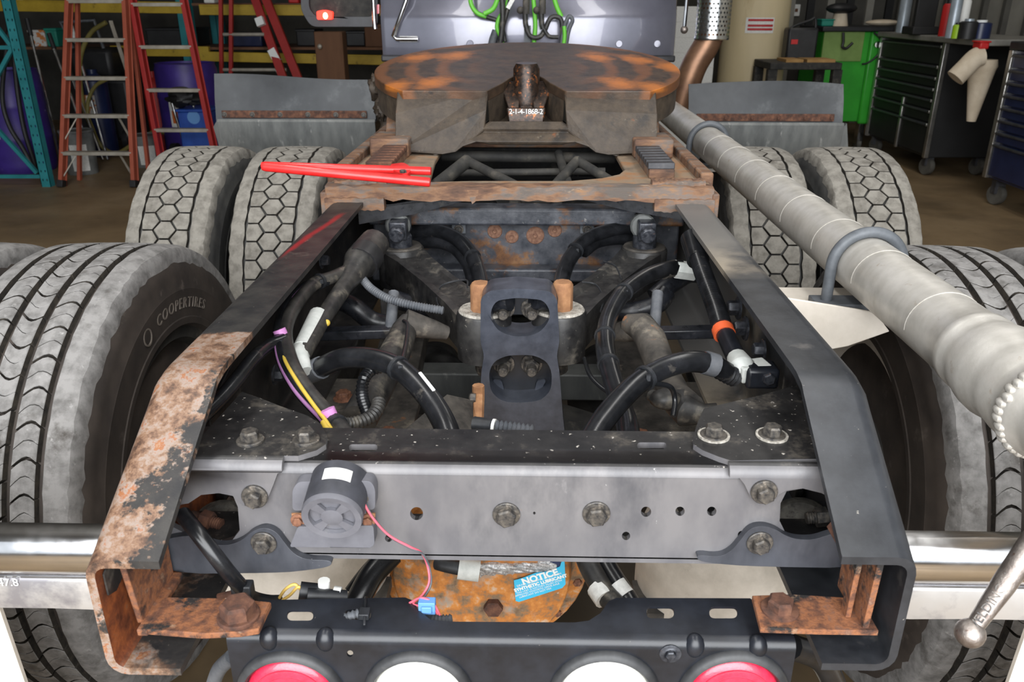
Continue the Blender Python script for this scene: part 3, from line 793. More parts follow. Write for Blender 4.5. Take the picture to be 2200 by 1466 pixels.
for uu, vv in ((641, 1118), (791, 1118)):
    t = bolt(AL, PY(uu, vv, ya - .012), (0, -1, 0), 'bolt_rust', .006, .004, .009, .002, name='screw')
    ob('copper_tab', MB().plate([pyl([(uu - 15, vv - 14), (uu + 15, vv - 14), (uu + 15, vv + 6), (uu + 4, vv + 14), (uu - 12, vv + 12)], ya - .012)], (0, .002, 0)), 'rust_orange', AL)
W0 = PY(781, 1072, ya - .018)
bolt(AL, W0, (0, -1, 0), 'bolt', .004, .003, .006, .001, name='terminal')
def hose(name, pts, r, mat, parent, per=8, n=10): return ob(name, MB().tube(catmull(pts, per), r, n), mat, parent)
wp = [W0, PY(784, 1085, .785), PY(800, 1112, .782), PY(835, 1150, .785), PY(880, 1175, .79), PY(905, 1188, .80), PY(918, 1215, .81), PY(922, 1250, .80), PY(908, 1278, .79), PY(888, 1296, .78), PY(900, 1302, .775), PY(925, 1300, .772), PY(940, 1320, .77)]
hose('wire', wp, .0014, 'wire_red', AL)
hose('wire', [p + V3(.002, .001, -.0035) for p in wp[:-3]], .0014, 'hose_grey', AL)
hose('wire', [PY(880, 1296, .78), PY(905, 1285, .776), PY(930, 1296, .772), PY(945, 1322, .77)], .0014, 'wire_red', AL)
m = MB(); cc = PY(918, 1303, .772); m.box(cc.x - .010, cc.x + .010, cc.y - .006, cc.y + .006, cc.z - .008, cc.z + .009)
m.box(cc.x - .006, cc.x + .006, cc.y - .009, cc.y - .006, cc.z - .004, cc.z + .005)
ob('splice_connector', m, 'connector_blue', AL, bevel=.001)
ob('loom', MB().corr([PY(905, 1314, .785), PY(925, 1328, .783), PY(955, 1332, .782), PY(972, 1330, .784)], .0055, .0045, .001), 'hose_grey', AL)

# ------------------------------------------------------------------ chrome mudflap hangers and white mudflaps
YH = .845
zt_, zm_, zl_ = PY(100, 1140, YH).z, PY(100, 1238, YH).z, PY(100, 1312, YH).z
for s in (-1, 1):
    off = 0 if s < 0 else .006
    prof = []
    rr = (zt_ - zm_) / 2; cz = (zt_ + zm_) / 2
    for k in range(13):
        a = R_(90 + 180 * k / 12); prof.append((YH + .012 + rr * .8 * math.cos(a), cz + rr * math.sin(a)))
    prof += [(YH + .002, zm_ - .002), (YH + .001, zm_ - .006)]
    full = prof + [(y + .004, z) for y, z in reversed(prof)]
    x0, x1 = .44, 1.34
    secs = [[V3(s * x, y, z + off) for y, z in full] for x in (x0, .6, .9, x1)]
    H = ob('mudflap_hanger', MB().sweep(secs), 'chrome', TR, smooth=35)
    ob('hanger_lip', MB().sweep([[V3(s * x, y, z + off) for y, z in ((YH + .001, zm_ - .005), (YH - .001, zm_ - .009), (YH + .002 + d, zl_ + d), (YH + .006 + d, zl_ + d), (YH + .005, zm_ - .005))] for x, d in ((x0, .004), (.52, 0), (.6, .001), (.9, 0), (x1, 0))]), 'chrome_lip', H, smooth=35)
    e = PY(0, 1310, YH + .02)
    m = MB(); fx0 = abs(e.x)
    N = 8
    pts = []
    secs = []
    for k in range(N + 1):
        t = k / N; x = s * (fx0 + .5 * t)
        y = YH + .018 + .006 * math.sin(t * 6)
        secs.append([V3(x, y, zl_ + .02), V3(x, y + .006, zl_ + .02), V3(x, y + .03, .18), V3(x, y + .024, .18)])
    ob('mudflap', MB().sweep(secs), 'cream', TR, smooth=30)
    for k in range(3): bolt(H, V3(s * (.75 + .17 * k), YH - .001, zl_ + .018), (0, -1, 0), 'bolt', .007, .005, .011, .0015)
# number stamped in the lip
letters('stamped_mark', '47.8', .016, PY(18, 1252, YH - .002), (1, 0, 0), (0, 0, 1), 'print_white', TR)

# ------------------------------------------------------------------ forged handle with a ball end, hung from the hanger
hb = PY(2084, 1361, .665); ht = PY(2230, 1150, .70)
HD = ob('ball_handle', MB().tube([hb, hb + (ht - hb) * .1, hb + (ht - hb) * .5, ht], [.0085, .0085, .0115, .0125], 14).sphere(hb, .0148, 22, 14), 'steel', TR, smooth=60)
HD['label'] = 'bare steel handle with a ball end'
dv = (ht - hb).normalized()
nv = (CAM - hb).normalized(); upv = nv.cross(dv).normalized()
letters('raised_lettering', 'WELDING MARK', .0125, hb + (ht - hb) * .40 + nv * .0095, dv, upv, 'bolt', HD, ext=.0005, spacing=1.02)
# ------------------------------------------------------------------ axles, differential and what hangs below the frame
def hosec(name, pts, r, mat, parent, pitch=.007, amp=.0012): return ob(name, MB().corr(pts, r, pitch, amp), mat, parent)
def yy(*l): return [PY(u, v, y) for u, v, y in l]
for y in (YR + .01, YF + .02):
    m = MB(); m.lathe([(.0, -.74), (.065, -.74), (.065, -.30), (.10, -.22), (.13, -.12), (.15, 0), (.13, .12), (.10, .22), (.065, .30), (.065, .74), (0, .74)], (0, y, WZ), (1, 0, 0), 28)
    ob('axle_housing', m, 'underbody', TR)
dc = V3(PY(1040, 1180, 1.34).x, 1.34, .47)
m = MB().lathe([(0, .12), (.12, .12), (.165, .105), (.172, .06), (.205, .05), (.205, .03), (.20, .02), (.21, -.16), (0, -.20)], dc, (0, -1, 0), 40)
DF = ob('differential_cover', m, 'diff_rust', TR, smooth=50, bevel=.003)
for k in range(14):
    a = R_(12 + 360 * k / 14); bolt(DF, dc + V3(.189 * math.cos(a), -.05, .189 * math.sin(a)), (0, -1, 0), 'bolt_rust', .009, .008, .012, .002)
m = MB(); c = PY(1060, 1302, 1.22); m.lathe([(.018, 0), (.018, .012), (0, .012)], c, (0, -1, 0), 6); ob('drain_plug', m, 'rust_dark', DF)
# lubricant sticker and foil tape on the cover
yS = 1.215
SB = ob('notice_sticker', MB().plate([pyl([(1104, 1248), (1122, 1243), (1150, 1232), (1182, 1228), (1203, 1218), (1206, 1208), (1213, 1206), (1215, 1256), (1208, 1264), (1115, 1294), (1108, 1292)], yS)], (0, .0012, 0)), 'sticker_blue', DF)
uu = (PY(1210, 1258, yS) - PY(1110, 1287, yS)).normalized(); vv = V3(0, -1, 0).cross(uu) * 1.0
if vv.z < 0: vv = -vv
letters('printed_notice', 'NOTICE', .019, PY(1160, 1240, yS), uu, vv, 'print_white', DF, bold=.0008)
letters('printed_notice', 'SYNTHETIC LUBRICANT', .0094, PY(1161, 1253, yS), uu, vv, 'print_white', DF, bold=.0005)
letters('printed_notice', 'DRAIN AND REFILL ONLY WITH', .006, PY(1158, 1246, yS), uu, vv, 'print_white', DF)
for k, s in enumerate(('THIS UNIT IS FACTORY FILLED WITH', 'APPROVED SYNTHETIC DRIVE AXLE', 'LUBRICANT DO NOT MIX')): letters('printed_notice', s, .0054, PY(1158 - 4 * k, 1261 + 6.5 * k, yS), uu, vv, 'print_white', DF)
ob('navy_patch', MB().plate([pyl([(1182, 1206), (1204, 1200), (1204, 1218), (1182, 1229)], yS + .002)], (0, .0012, 0)), 'sticker_navy', DF)
fo = [(1030, 1204), (1060, 1201), (1110, 1202), (1170, 1201), (1198, 1202), (1196, 1214), (1180, 1229), (1150, 1234), (1112, 1243), (1080, 1240), (1050, 1247), (1032, 1250)]
m = MB(); rnd = random.Random(2)
q = pyl(fo, yS + .012); ce = sum(q, Vector()) / len(q)
grid = [[None] * 9 for _ in range(15)]
for i in range(15):
    for j in range(9):
        u = 1031 + 165 * i / 14; v0 = 1203; v1 = 1248 - 16 * i / 14; p = PY(u, v0 + (v1 - v0) * j / 8, yS - .004 + rnd.uniform(0, .006) + .012 * (abs(j - 4) / 4) ** 2); grid[i][j] = p
m.add([p for g in grid for p in g], [(i * 9 + j, i * 9 + j + 1, (i + 1) * 9 + j + 1, (i + 1) * 9 + j) for i in range(14) for j in range(8)])
ob('foil_wrap', m, 'foil', DF, smooth=0)
ob('sensor_fitting', MB().tube(yy((1030, 1228, 1.2), (985, 1222, 1.2)), .019, 14), 'sleeve_white', DF)
ob('sensor_plug', MB().tube(yy((990, 1222, 1.2), (958, 1215, 1.2), (940, 1210, 1.21)), .013, 12), 'connector_dark', DF)

MAT('airbag_mount', two((70, 68, 64), (128, 124, 116)), 14, .8, 0, .4, 90, layers=[((34, 33, 32), 10, .54, .62), ((180, 174, 162), 14, .62, .72)])
# ---- suspension air bags under the rails, with their mounts and studs
for s in (-1, 1):
    x = s * .345; y = 1.11
    prof = [(0, .30), (.10, .30), (.125, .33), (.135, .37), (.128, .41), (.122, .44), (.128, .47), (.138, .52), (.138, .58), (.130, .64), (.105, .68), (.105, .69), (0, .69)]
    e = ob('air_bag', MB().lathe(prof, (x, y, .04), (0, 0, 1), 40), 'airbag', TR)
    lab(e, 'pale dusty suspension air bag')
    ob('top_plate', MB().lathe([(0, 0), (.085, 0), (.085, .012), (0, .012)], (x, y - .02, .73), (0, 0, 1), 24), 'black_dusty', e)
    u, v = ((478, 1122) if s < 0 else (1720, 1118))
    c = PY(u, v + 22, .92)
    q = lump0 = MB().lathe([(0, .012), (.036, .010), (.044, 0), (.046, -.03), (0, -.03)], c, (-s * .25, -.75, .6), 24)
    ob('mount_pad', q, 'airbag_mount', e, smooth=40)
    st = [PY(412, 1108, .875), PY(476, 1128, .865)] if s < 0 else [PY(1800, 1108, .872), PY(1732, 1114, .872)]
    d = (st[1] - st[0])
    b = MB().tube([st[0], st[1]], .0072, 12); b.lathe([(0, 0), (.0125, 0), (.0125, .014), (0, .014)], st[0] + d * .35, d, 6)
    ob('stud', b.corr([st[0] + d * .6, st[1]], .0074, .003, .0006), 'rust_dark' if s < 0 else 'bolt', e)

# ---- trailing suspension beams seen under the rails
for s in (-1, 1):
    m = MB()
    pts = [V3(s * .30, 1.02, .60), V3(s * .30, 1.3, .63), V3(s * .29, 1.64, .62), V3(s * .29, 2.05, .70)]
    for a, b in zip(pts, pts[1:]): m.bar(a, b, .11, .06)
    e = ob('suspension_beam', m, 'susp_grey', TR, bevel=.004)
    m = MB().box(s * .30 - .10, s * .30 + .10, 1.26, 1.62, .68, .70); ob('spring_seat', m, 'susp_grey', e, bevel=.003)
    bolt(e, V3(s * .24, 1.36, .70), (0, 0, 1), 'bolt_rust', .016, .014, .022, .003); bolt(e, V3(s * .36, 1.52, .70), (0, 0, 1), 'bolt_rust', .016, .014, .022, .003)
    m = MB().bar(yy((690, 718, 1.42))[0] if s < 0 else yy((1400, 716, 1.42))[0], yy((860, 712, 1.42))[0] if s < 0 else yy((1570, 712, 1.42))[0], .03, .018)
    ob('flat_bar', m, 'black', e, bevel=.002)
    m = MB().plate([[V3(s * .20, 1.10, .56), V3(s * .40, 1.10, .56), V3(s * .40, 1.02, .56), V3(s * .20, 1.02, .56)]], (0, 0, .02)); ob('pad', m, 'susp_grey', e)
# axle cross tube lower down
ob('cross_tube', MB().box(-.36, .36, 1.80, 1.87, .56, .63), 'alum_fender', TR, bevel=.004)
ob('cross_tube', MB().box(-.36, .36, 1.72, 1.78, .47, .53), 'susp_grey', TR, bevel=.004)
ob('drive_shaft', MB().lathe([(0, 0), (.055, 0), (.055, .9), (.08, .95), (.08, 1.0), (0, 1.0)], (0, 1.85, .52), (0, 1, .03), 24), 'underbody', TR)
for s in (-1, 1):
    ob('brake_chamber', MB().lathe([(0, -.11), (.05, -.11), (.078, -.09), (.084, -.02), (.088, -.01), (.088, .01), (.08, .02), (.074, .10), (.04, .12), (0, .12)], (s * .17, 1.50, .50), (s * .2, 1, -.25), 28), 'black_dusty', TR)
    ob('brake_chamber', MB().lathe([(0, -.11), (.05, -.11), (.078, -.09), (.084, -.02), (.088, -.01), (.088, .01), (.08, .02), (.074, .10), (.04, .12), (0, .12)], (s * .22, 1.98, .52), (s * .2, 1, .1), 28), 'black_dusty', TR)
for x, y in ((-.2, 2.42), (.2, 2.42), (0.0, 2.72)):  # added tanks: dark bulk that keeps the lit floor from showing
    ob('filler_tank', MB().lathe([(0, -.34), (.06, -.33), (.13, -.28), (.15, -.24), (.15, .24), (.13, .28), (.06, .33), (0, .34)], (x, y, .78), (0, 1, 0) if x else (1, 0, 0), 28), 'underbody', TR)

# ------------------------------------------------------------------ axle tower
YT = 1.375
to = rounded([(1034, 990), (1030, 900), (1034, 800), (1040, 764), (1032, 735), (1033, 640), (1052, 625), (1112, 620), (1182, 626), (1197, 642), (1202, 735), (1196, 764), (1202, 800), (1210, 900), (1220, 990)], 10, 3)
hu = rounded([(1054, 668), (1066, 646), (1112, 640), (1168, 645), (1182, 668), (1180, 690), (1160, 715), (1130, 724), (1100, 723), (1072, 713), (1056, 690)], 14, 3)
hl = rounded([(1050, 800), (1062, 776), (1090, 764), (1145, 763), (1174, 776), (1186, 800), (1184, 840), (1160, 862), (1120, 866), (1080, 864), (1054, 842)], 14, 3)
m = MB().plate([pyl(to, YT), pyl(hu, YT), pyl(hl, YT)], (0, .07, 0))
T = ob('axle_tower', m, 'cast_black', TR, smooth=30, bevel=.006); lab(T, 'black cast tower with two pockets')
b0, b1 = PY(1046, 990, YT), PY(1194, 640, YT)
wn = pyl([(1084, 690), (1142, 690), (1142, 722), (1084, 722)], YT)
for p in wn: p.y = YT + .055
x0, x1 = PY(1040, 800, YT).x, PY(1196, 800, YT).x
bk = [V3(x0, YT + .055, b0.z), V3(x1, YT + .055, b0.z), V3(x1, YT + .055, b1.z - .01), V3(x0, YT + .055, b1.z - .01)]
hb_ = [PY(1084, 676, YT + .055), PY(1142, 676, YT + .055), PY(1142, 716, YT + .055), PY(1084, 716, YT + .055)]
ob('pocket_back', MB().plate([bk, hb_], (0, .012, 0)), 'black_clean', T, smooth=0)
for u, v, mt in ((1082, 662, 'bolt'), (1143, 662, 'bolt'), (1082, 782, 'bolt'), (1142, 782, 'bolt')):
    bolt(T, PY(u, v, YT + .055), (0, -1, 0), mt, .0165, .015, .021, .004, shank=.025, rs=.0095, name='stud_nut')
for u, v in ((1072, 827), (1160, 827)):
    ob('casting_pad', MB().plate([pyl(rounded([(u - 14, v - 14), (u + 6, v - 12), (u + 12, v + 12), (u + 2, v + 18)] if u < 1110 else [(u + 14, v - 14), (u - 6, v - 12), (u - 12, v + 12), (u - 2, v + 18)], 6), YT + .054)], (0, -.006, 0)), 'cast_black', T)
# ---- V shaped torque rods on rubber bushings
for s, cb, fb in ((-1, (1040, 668), (861, 530)), (1, (1201, 666), (1384, 532))):
    c = PY(cb[0], cb[1], 1.44); f = PY(fb[0], fb[1], 1.86); f.z = max(f.z, .925)
    m = MB()
    rc, rf = .052, .054
    d = (f - c).normalized(); sd = V3(-d.y, d.x, 0).normalized()
    # arm: tapered cast beam with a raised rib on each edge and a groove between
    def arm(t, w, h):
        p = c + (f - c) * t; z0 = p.z - .040
        prof = [(-w, -h), (w, -h), (w, h), (w * .62, h), (w * .45, h - .008), (-w * .45, h - .008), (-w * .62, h), (-w, h)]
        return [V3(p.x + sd.x * a, p.y + sd.y * a, z0 + b) for a, b in prof]
    m.sweep([arm(.03, .050, .034), arm(.2, .042, .033), arm(.5, .037, .033), arm(.8, .041, .035), arm(.97, .050, .036)])
    m.lathe([(rc * .62, -.095), (rc, -.092), (rc, -.004), (rc * .95, 0), (rc * .62, 0)], c, (0, 0, 1), 32); m.lathe([(rf * .62, -.095), (rf, -.092), (rf, -.004), (rf * .95, 0), (rf * .62, 0)], f, (0, 0, 1), 32)
    A = ob('torque_rod', m, 'black_dusty', TR, smooth=40); lab(A, 'black diagonal torque rod')
    for p, r in ((c, rc), (f, rf)):
        ob('bushing', MB().lathe([(0, .0015), (r * .5, .002), (r * .66, .0045), (r * .88, .0045), (r * .93, .001), (r * .9, -.004)], p, (0, 0, 1), 28), 'washer_white' if p is c else 'susp_grey', A)
    # rusty pin through the centre bushing, clamped to the tower
    pb = PY(1028 if s < 0 else 1205, 630, 1.43)
    ob('pin', MB().lathe([(.018, -.075), (.0195, -.07), (.0195, .0), (.016, .006), (0, .006)], V3(c.x + s * .006, c.y, c.z + .05), (0, 0, 1), 8), 'rust_orange', A)
    ob('pin_strap', MB().tube([V3(c.x - s * .012, c.y - .012, c.z + .022), V3(c.x - s * .05, c.y - .03, c.z + .03)], .019, 12), 'black', A)
    # square clamp pin at the frame end
    t = V3(f.x, f.y, f.z)
    m = MB().bar(t + V3(0, .06, .048), t + V3(0, -.035, .045), .040, .044); m.lathe([(0, 0), (.0185, 0), (.0185, .022), (0, .024)], t + V3(0, -.035, .043), (0, -1, -.1), 16)
    m.tube([t + V3(0, 0, .03), t + V3(0, 0, -.01)], .028, 12)
    ob('clamp_pin', m, 'bolt_dark', A, bevel=.004)
    m = MB().lathe([(.026, 0), (.03, .004), (.03, .016), (.026, .02)], t + V3(-.005, .02, .05), (0, -1, 0), 16); ob('clamp_washer', m, 'alum_fender', A)
    bolt(A, c + V3(-s * .0, 0, -.095), (0, 0, -1), 'bolt', .02, .03, .028, .004)

# ------------------------------------------------------------------ forward crossmember, rust stained
YX = 2.0
def fx(nt, vec, col):
    r = ramp(nt, noise(nt, vec, 24, 6, .7), [(.3, lin((66, 46, 36))), (.5, lin((110, 76, 50))), (.7, lin((140, 106, 74)))])
    return mixc(nt, maprange(nt, noise(nt, vec, 9, 6, .7), .54, .62), col, r)
MAT('rust_stained', two((42, 46, 54), (88, 90, 96)), 10, .42, .1, .3, 100, layers=[((150, 148, 144), 30, .64, .74)], extra=fx)
zx = [PY(1100, v, YX).z for v in (436, 474, 556, 590)]
m = MB()
m.box(-.37, .40, YX - .0, YX + .012, zx[3] + .01, zx[1] + .01)
m.box(-.37, .40, YX - .055, YX + .012, zx[1], zx[0] - .002)
m.box(-.37, .40, YX - .05, YX, zx[3] - .004, zx[3] + .03)
X = ob('forward_crossmember', m, 'rust_stained', TR, bevel=.006); lab(X, 'rust stained crossmember under the mounting plate')
MAT('rust_ring', two((104, 72, 58), (138, 104, 84)), 60, .9)
for u, v, r in ((1063, 497, .019), (1100, 509, .017), (1150, 506, .023), (1192, 495, .018)):
    p = PY(u, v, YX); ob('rivet', MB().lathe([(r * .25, .001), (r, .0005), (r * .9, .003), (r * .3, .004), (.006, .0045), (.005, -.001)], p, (0, -1, 0), 18), 'rust_ring', X)
for u in (985, 1262):
    p = PY(u, 474, YX - .02); q = PY(u, 503, YX - .02)
    m = MB().box(p.x - .018, p.x + .018, p.y, p.y + .006, q.z, p.z); t = ob('tab', m, 'clamp_grey', X, bevel=.002); bolt(X, V3(p.x, p.y, q.z + .012), (0, -1, 0), 'bolt', .009, .008, .012, .002)
# dark brace plates running from the rails to under the plate
for s, a, b in ((-1, (770, 462), (1003, 431)), (1, (1465, 452), (1246, 428))):
    p, q = PY(a[0], a[1], 1.83), PY(b[0], b[1], 1.90)
    m = MB().plate([[p + V3(0, 0, .012), p + V3(0, 0, -.022), (p * .5 + q * .5) + V3(0, 0, -.016), q + V3(0, 0, 0), q + V3(0, 0, .008), (p * .5 + q * .5) + V3(0, 0, .016)]], (0, .012, 0))
    m.plate([[p + V3(0, .0, .012), q + V3(0, 0, .008), q + V3(s * -.02, .09, .008), p + V3(0, .09, .012)]], (0, 0, .004))
    ob('brace_plate', m, 'black', TR, smooth=30)

# ------------------------------------------------------------------ inner web clutter on the rails: bolt heads and hanger pads
for u, v in ((1588, 662), (1603, 706)):
    p = PX(u, v, .41); bolt(railR, p, (-1, 0, 0), 'bolt_dark', .014, .018, .022, .004)
for u, v in ((590, 805), (1640, 752), (1655, 640), (690, 560)):
    p = PX(u, v, -.41 if u < 1100 else .41); bolt(railL if u < 1100 else railR, p, (1 if u < 1100 else -1, 0, 0), 'bolt_dark', .012, .014, .018, .003)
m = MB().plate([[V3(-.42, .98, .80), V3(-.42, 1.10, .80), V3(-.42, 1.10, .98), V3(-.42, .98, .95)]], (.012, 0, 0)); ob('hanger_plate', m, 'black_dusty', railL, bevel=.003)
m = MB().plate([[V3(.42, 1.0, .80), V3(.42, 1.12, .80), V3(.42, 1.12, .98), V3(.42, 1.0, .95)]], (-.012, 0, 0)); ob('hanger_plate', m, 'black_dusty', railR, bevel=.003)

ob('filler_crossmember', MB().box(-.42, .42, 3.05, 3.12, .74, 1.03).box(-.42, .42, 3.0, 3.12, .98, 1.0), 'black_dusty', TR, bevel=.004)  # added beam: its dark face hides the lit floor through the opening
ob('filler_crossmember', MB().box(-.42, .42, 2.28, 2.34, .60, .70), 'black_dusty', TR, bevel=.004)  # second added beam, lower down, covering the same bright gap
# ------------------------------------------------------------------ hoses, shock absorbers and wiring between the rails
# shock absorbers / struts
def strut(name, pts, rs, mat, lb=None):
    o = ob(name, MB().tube(pts, rs, 16), mat, TR)
    if lb: o['label'] = lb
    return o
# left: height control rod with pale sleeve
a = yy((806, 520, 1.62), (776, 560, 1.55), (742, 612, 1.45), (690, 690, 1.30), (648, 765, 1.18))
S1 = strut('damper', [a[0], a[1], a[1] + (a[2] - a[1]) * .12, a[1] + (a[2] - a[1]) * .35, a[2], a[3], a[4]], [.030, .033, .033, .026, .0165, .0145, .014], 'hose_dusty', 'dark tube with a pale sleeve')
ob('sleeve', MB().tube(yy((684, 678, 1.315), (650, 752, 1.20)), .0165, 16), 'sleeve_white', S1)
ob('end_fitting', MB().tube(yy((648, 752, 1.2), (640, 772, 1.17), (655, 800, 1.15)), [.015, .018, .012], 12), 'sleeve_white', S1)
ob('clip', MB().sphere(yy((702, 694, 1.29))[0], .006), 'wire_yellow', S1)
ob('collar', MB().tube(yy((790, 546, 1.57), (776, 566, 1.54)), .035, 16), 'rubber', S1)
# right: strut with corrugated cover and orange band
S2 = strut('damper', yy((1487, 512, 1.62), (1500, 560, 1.55)), [.024, .022], 'hose', 'black strut with an orange band')
hosec('bellows', yy((1492, 530, 1.60), (1512, 590, 1.48), (1538, 660, 1.36), (1552, 706, 1.28)), .017, 'hose', S2, .008, .001)
ob('orange_band', MB().tube(yy((1552, 706, 1.285), (1557, 720, 1.27)), .0185, 16), 'orange_tape', S2)
ob('rod', MB().tube(yy((1557, 716, 1.275), (1585, 776, 1.18)), .0155, 14), 'black_clean', S2)
m = MB().tube(yy((1582, 765, 1.19), (1592, 790, 1.16), (1600, 806, 1.15)), [.015, .022, .018], 12)
m.bar(*yy((1585, 800, 1.15), (1648, 792, 1.16)), .034, .026); ob('end_fitting', m, 'sleeve_white', S2, bevel=.003)
m = MB(); p = yy((1632, 806, 1.14))[0]; m.box(p.x - .022, p.x + .028, p.y - .012, p.y + .03, p.z - .02, p.z + .014)
ob('valve_body', m, 'black_clean', S2, bevel=.006); bolt(S2, p + V3(.01, -.012, .0), (0, -1, 0), 'bolt_dark', .010, .008, .0, .0)
# the two sloping shock tubes
S3 = strut('shock_absorber', yy((882, 690, 1.40), (868, 712, 1.38), (848, 760, 1.30), (800, 850, 1.16), (770, 905, 1.09)), [.020, .024, .027, .028, .028], 'hose_dusty', 'dusty sloping shock absorber')
ob('upper_eye', MB().tube(yy((870, 694, 1.39), (930, 708, 1.40), (960, 716, 1.41)), [.026, .018, .013], 14), 'susp_grey', S3)
S4 = strut('shock_absorber', yy((1350, 700, 1.42), (1378, 702, 1.40), (1398, 730, 1.36), (1420, 790, 1.28), (1452, 850, 1.18), (1480, 880, 1.13)), [.022, .027, .028, .026, .024, .026], 'susp_grey', 'tan dusted sloping shock absorber')
ob('upper_eye', MB().tube(yy((1395, 704, 1.40), (1340, 712, 1.42), (1310, 716, 1.43)), [.026, .02, .013], 14), 'susp_grey', S4)
m = MB().tube(yy((1462, 868, 1.15), (1475, 886, 1.12), (1510, 890, 1.12), (1540, 888, 1.12)), [.026, .024, .016, .016], 14); ob('lower_eye', m, 'hose_dusty', S4)
# U shaped black pipes far under the crossing
for s, pl in ((1, ((1405, 640, 1.66), (1440, 612, 1.68), (1475, 590, 1.72), (1500, 588, 1.75))), (1, ((1310, 668, 1.66), (1360, 670, 1.64), (1410, 655, 1.64), (1432, 628, 1.66))), (-1, ((840, 640, 1.7), (870, 650, 1.7), (910, 660, 1.7), (960, 690, 1.7))), (-1, ((720, 640, 1.62), (760, 660, 1.6), (800, 690, 1.6), (850, 700, 1.6)))):
    ob('brake_pipe', MB().tube(catmull(yy(*pl)), .021, 12), 'black', TR)
for u, v in ((1405, 690), (838, 690)): ob('link_rod', MB().tube(yy((u + 8, v - 60, 1.5), (u, v + 26, 1.42)), .011, 10), 'hose_grey', TR)

def H(name, mat, r, *l, lbl=None, ties=(), corr=None):
    pts = yy(*l)
    o = hosec(name, pts, r, mat, TR, *(corr or (.007, .001))) if corr else hose(name, pts, r, mat, TR)
    if lbl: o['label'] = lbl
    P = resample(catmull(pts, 10), .002)
    for t in ties:
        i = int(t * (len(P) - 2)); d = (P[i + 1] - P[i]).normalized()
        q = MB().lathe([(r, -.003), (r + .0022, -.003), (r + .0022, .003), (r, .003)], P[i], d, 16)
        h = nv_ = (CAM - P[i]).normalized(); k = P[i] + h * (r + .003) + V3(.004, 0, 0); q.box(k.x - .003, k.x + .003, k.y - .003, k.y + .003, k.z - .004, k.z + .004)
        ob('cable_tie', q, 'connector_dark', o)
    return o
# left side
H('air_hose', 'hose', .0165, (655, 806, 1.20), (690, 790, 1.17), (735, 771, 1.14), (790, 770, 1.12), (850, 788, 1.09), (900, 830, 1.05), (938, 880, 1.01), (962, 930, .97), (975, 990, .93), ties=(.54,), lbl='thick arched hose behind the alarm')
hp = yy((905, 810, 1.03), (935, 848, 1.0)); ob('printed_stripe', MB().bar(hp[0] + V3(.0, -.012, .012), hp[1] + V3(.0, -.012, .012), .004, .002), 'print_white', TR)
ob('hose_fitting', MB().tube(yy((668, 800, 1.185), (690, 790, 1.168)), .0185, 14).tube(yy((648, 812, 1.21), (664, 803, 1.19)), .014, 12), 'hose_grey', TR)
hb1 = H('air_hose', 'hose_dusty', .0125, (802, 548, 1.60), (758, 575, 1.52), (715, 596, 1.45), (672, 612, 1.40), (632, 660, 1.30), (612, 715, 1.21), (625, 780, 1.12), (660, 840, 1.05), (700, 888, 1.0), (735, 925, .955), (752, 955, .92), ties=(.26, .93), lbl='dusty hose looping along the rusty rail')
H('air_hose', 'hose', .010, (700, 605, 1.43), (655, 618, 1.38), (618, 655, 1.31), (600, 705, 1.22), (606, 770, 1.13), (640, 835, 1.05), (690, 890, 1.0), (728, 928, .955), ties=(.5,))
H('wire', 'wire_purple', .003, (652, 615, 1.37), (612, 660, 1.29), (594, 712, 1.2), (598, 772, 1.12), (632, 838, 1.04), (688, 900, .985), (715, 930, .95))
H('wire', 'wire_yellow', .003, (596, 730, 1.19), (612, 775, 1.11), (640, 822, 1.05), (672, 868, 1.0), (700, 905, .965), (716, 930, .945))
H('wire', 'wire_yellow', .004, (594, 738, 1.185), (598, 750, 1.17), (603, 757, 1.16)); H('wire', 'wire_yellow', .0045, (695, 908, .965), (703, 922, .95), (715, 930, .945))
for u, v, y in ((603, 716, 1.19), (707, 888, .985)):
    p = PY(u, v, y); ob('pink_tape', MB().tube([p + V3(-.002, .0, .006), p + V3(.002, -.002, -.004)], .0105, 12), 'tape_pink', TR)
H('wiring_loom', 'hose', .0105, (610, 730, 1.18), (575, 745, 1.15), (545, 770, 1.09), (510, 815, 1.03), (480, 850, .99), (440, 890, .95), (390, 940, .93), lbl='taped loom running to the rusty rail')
H('wiring_loom', 'hose_grey', .0075, (772, 590, 1.52), (795, 618, 1.48), (830, 640, 1.45), (880, 655, 1.43), (955, 668, 1.42), corr=(.005, .0009))
H('wiring_loom', 'hose_dusty', .010, (705, 905, 1.0), (750, 912, 1.02), (790, 900, 1.04), (810, 880, 1.06), (815, 860, 1.08), corr=(.006, .0008))
H('wiring_loom', 'hose', .009, (790, 890, 1.07), (778, 850, 1.1), (782, 815, 1.12), (800, 795, 1.14), (840, 785, 1.14), corr=(.006, .0009))
H('wire', 'hose', .004, (860, 790, 1.1), (872, 740, 1.22), (876, 700, 1.33), (868, 690, 1.36))
# hoses hooped over the centre
H('brake_hose', 'hose', .018, (880, 502, 1.97), (910, 496, 1.96), (945, 498, 1.94), (985, 516, 1.90), (1015, 552, 1.84), (1032, 606, 1.74), (1036, 660, 1.62), ties=(.5,), lbl='ribbed hose hooped over the left torque rod')
H('brake_hose', 'hose', .016, (880, 524, 1.97), (915, 520, 1.95), (950, 522, 1.93), (980, 536, 1.90), (1006, 570, 1.84), (1020, 622, 1.74))
H('brake_hose', 'hose', .018, (1372, 492, 1.97), (1340, 490, 1.96), (1305, 497, 1.94), (1262, 514, 1.90), (1228, 550, 1.84), (1208, 597, 1.76), (1202, 650, 1.62), ties=(.45,), lbl='ribbed hose hooped over the right torque rod')
H('brake_hose', 'hose', .014, (1372, 516, 1.96), (1330, 514, 1.95), (1285, 521, 1.92), (1255, 542, 1.87))
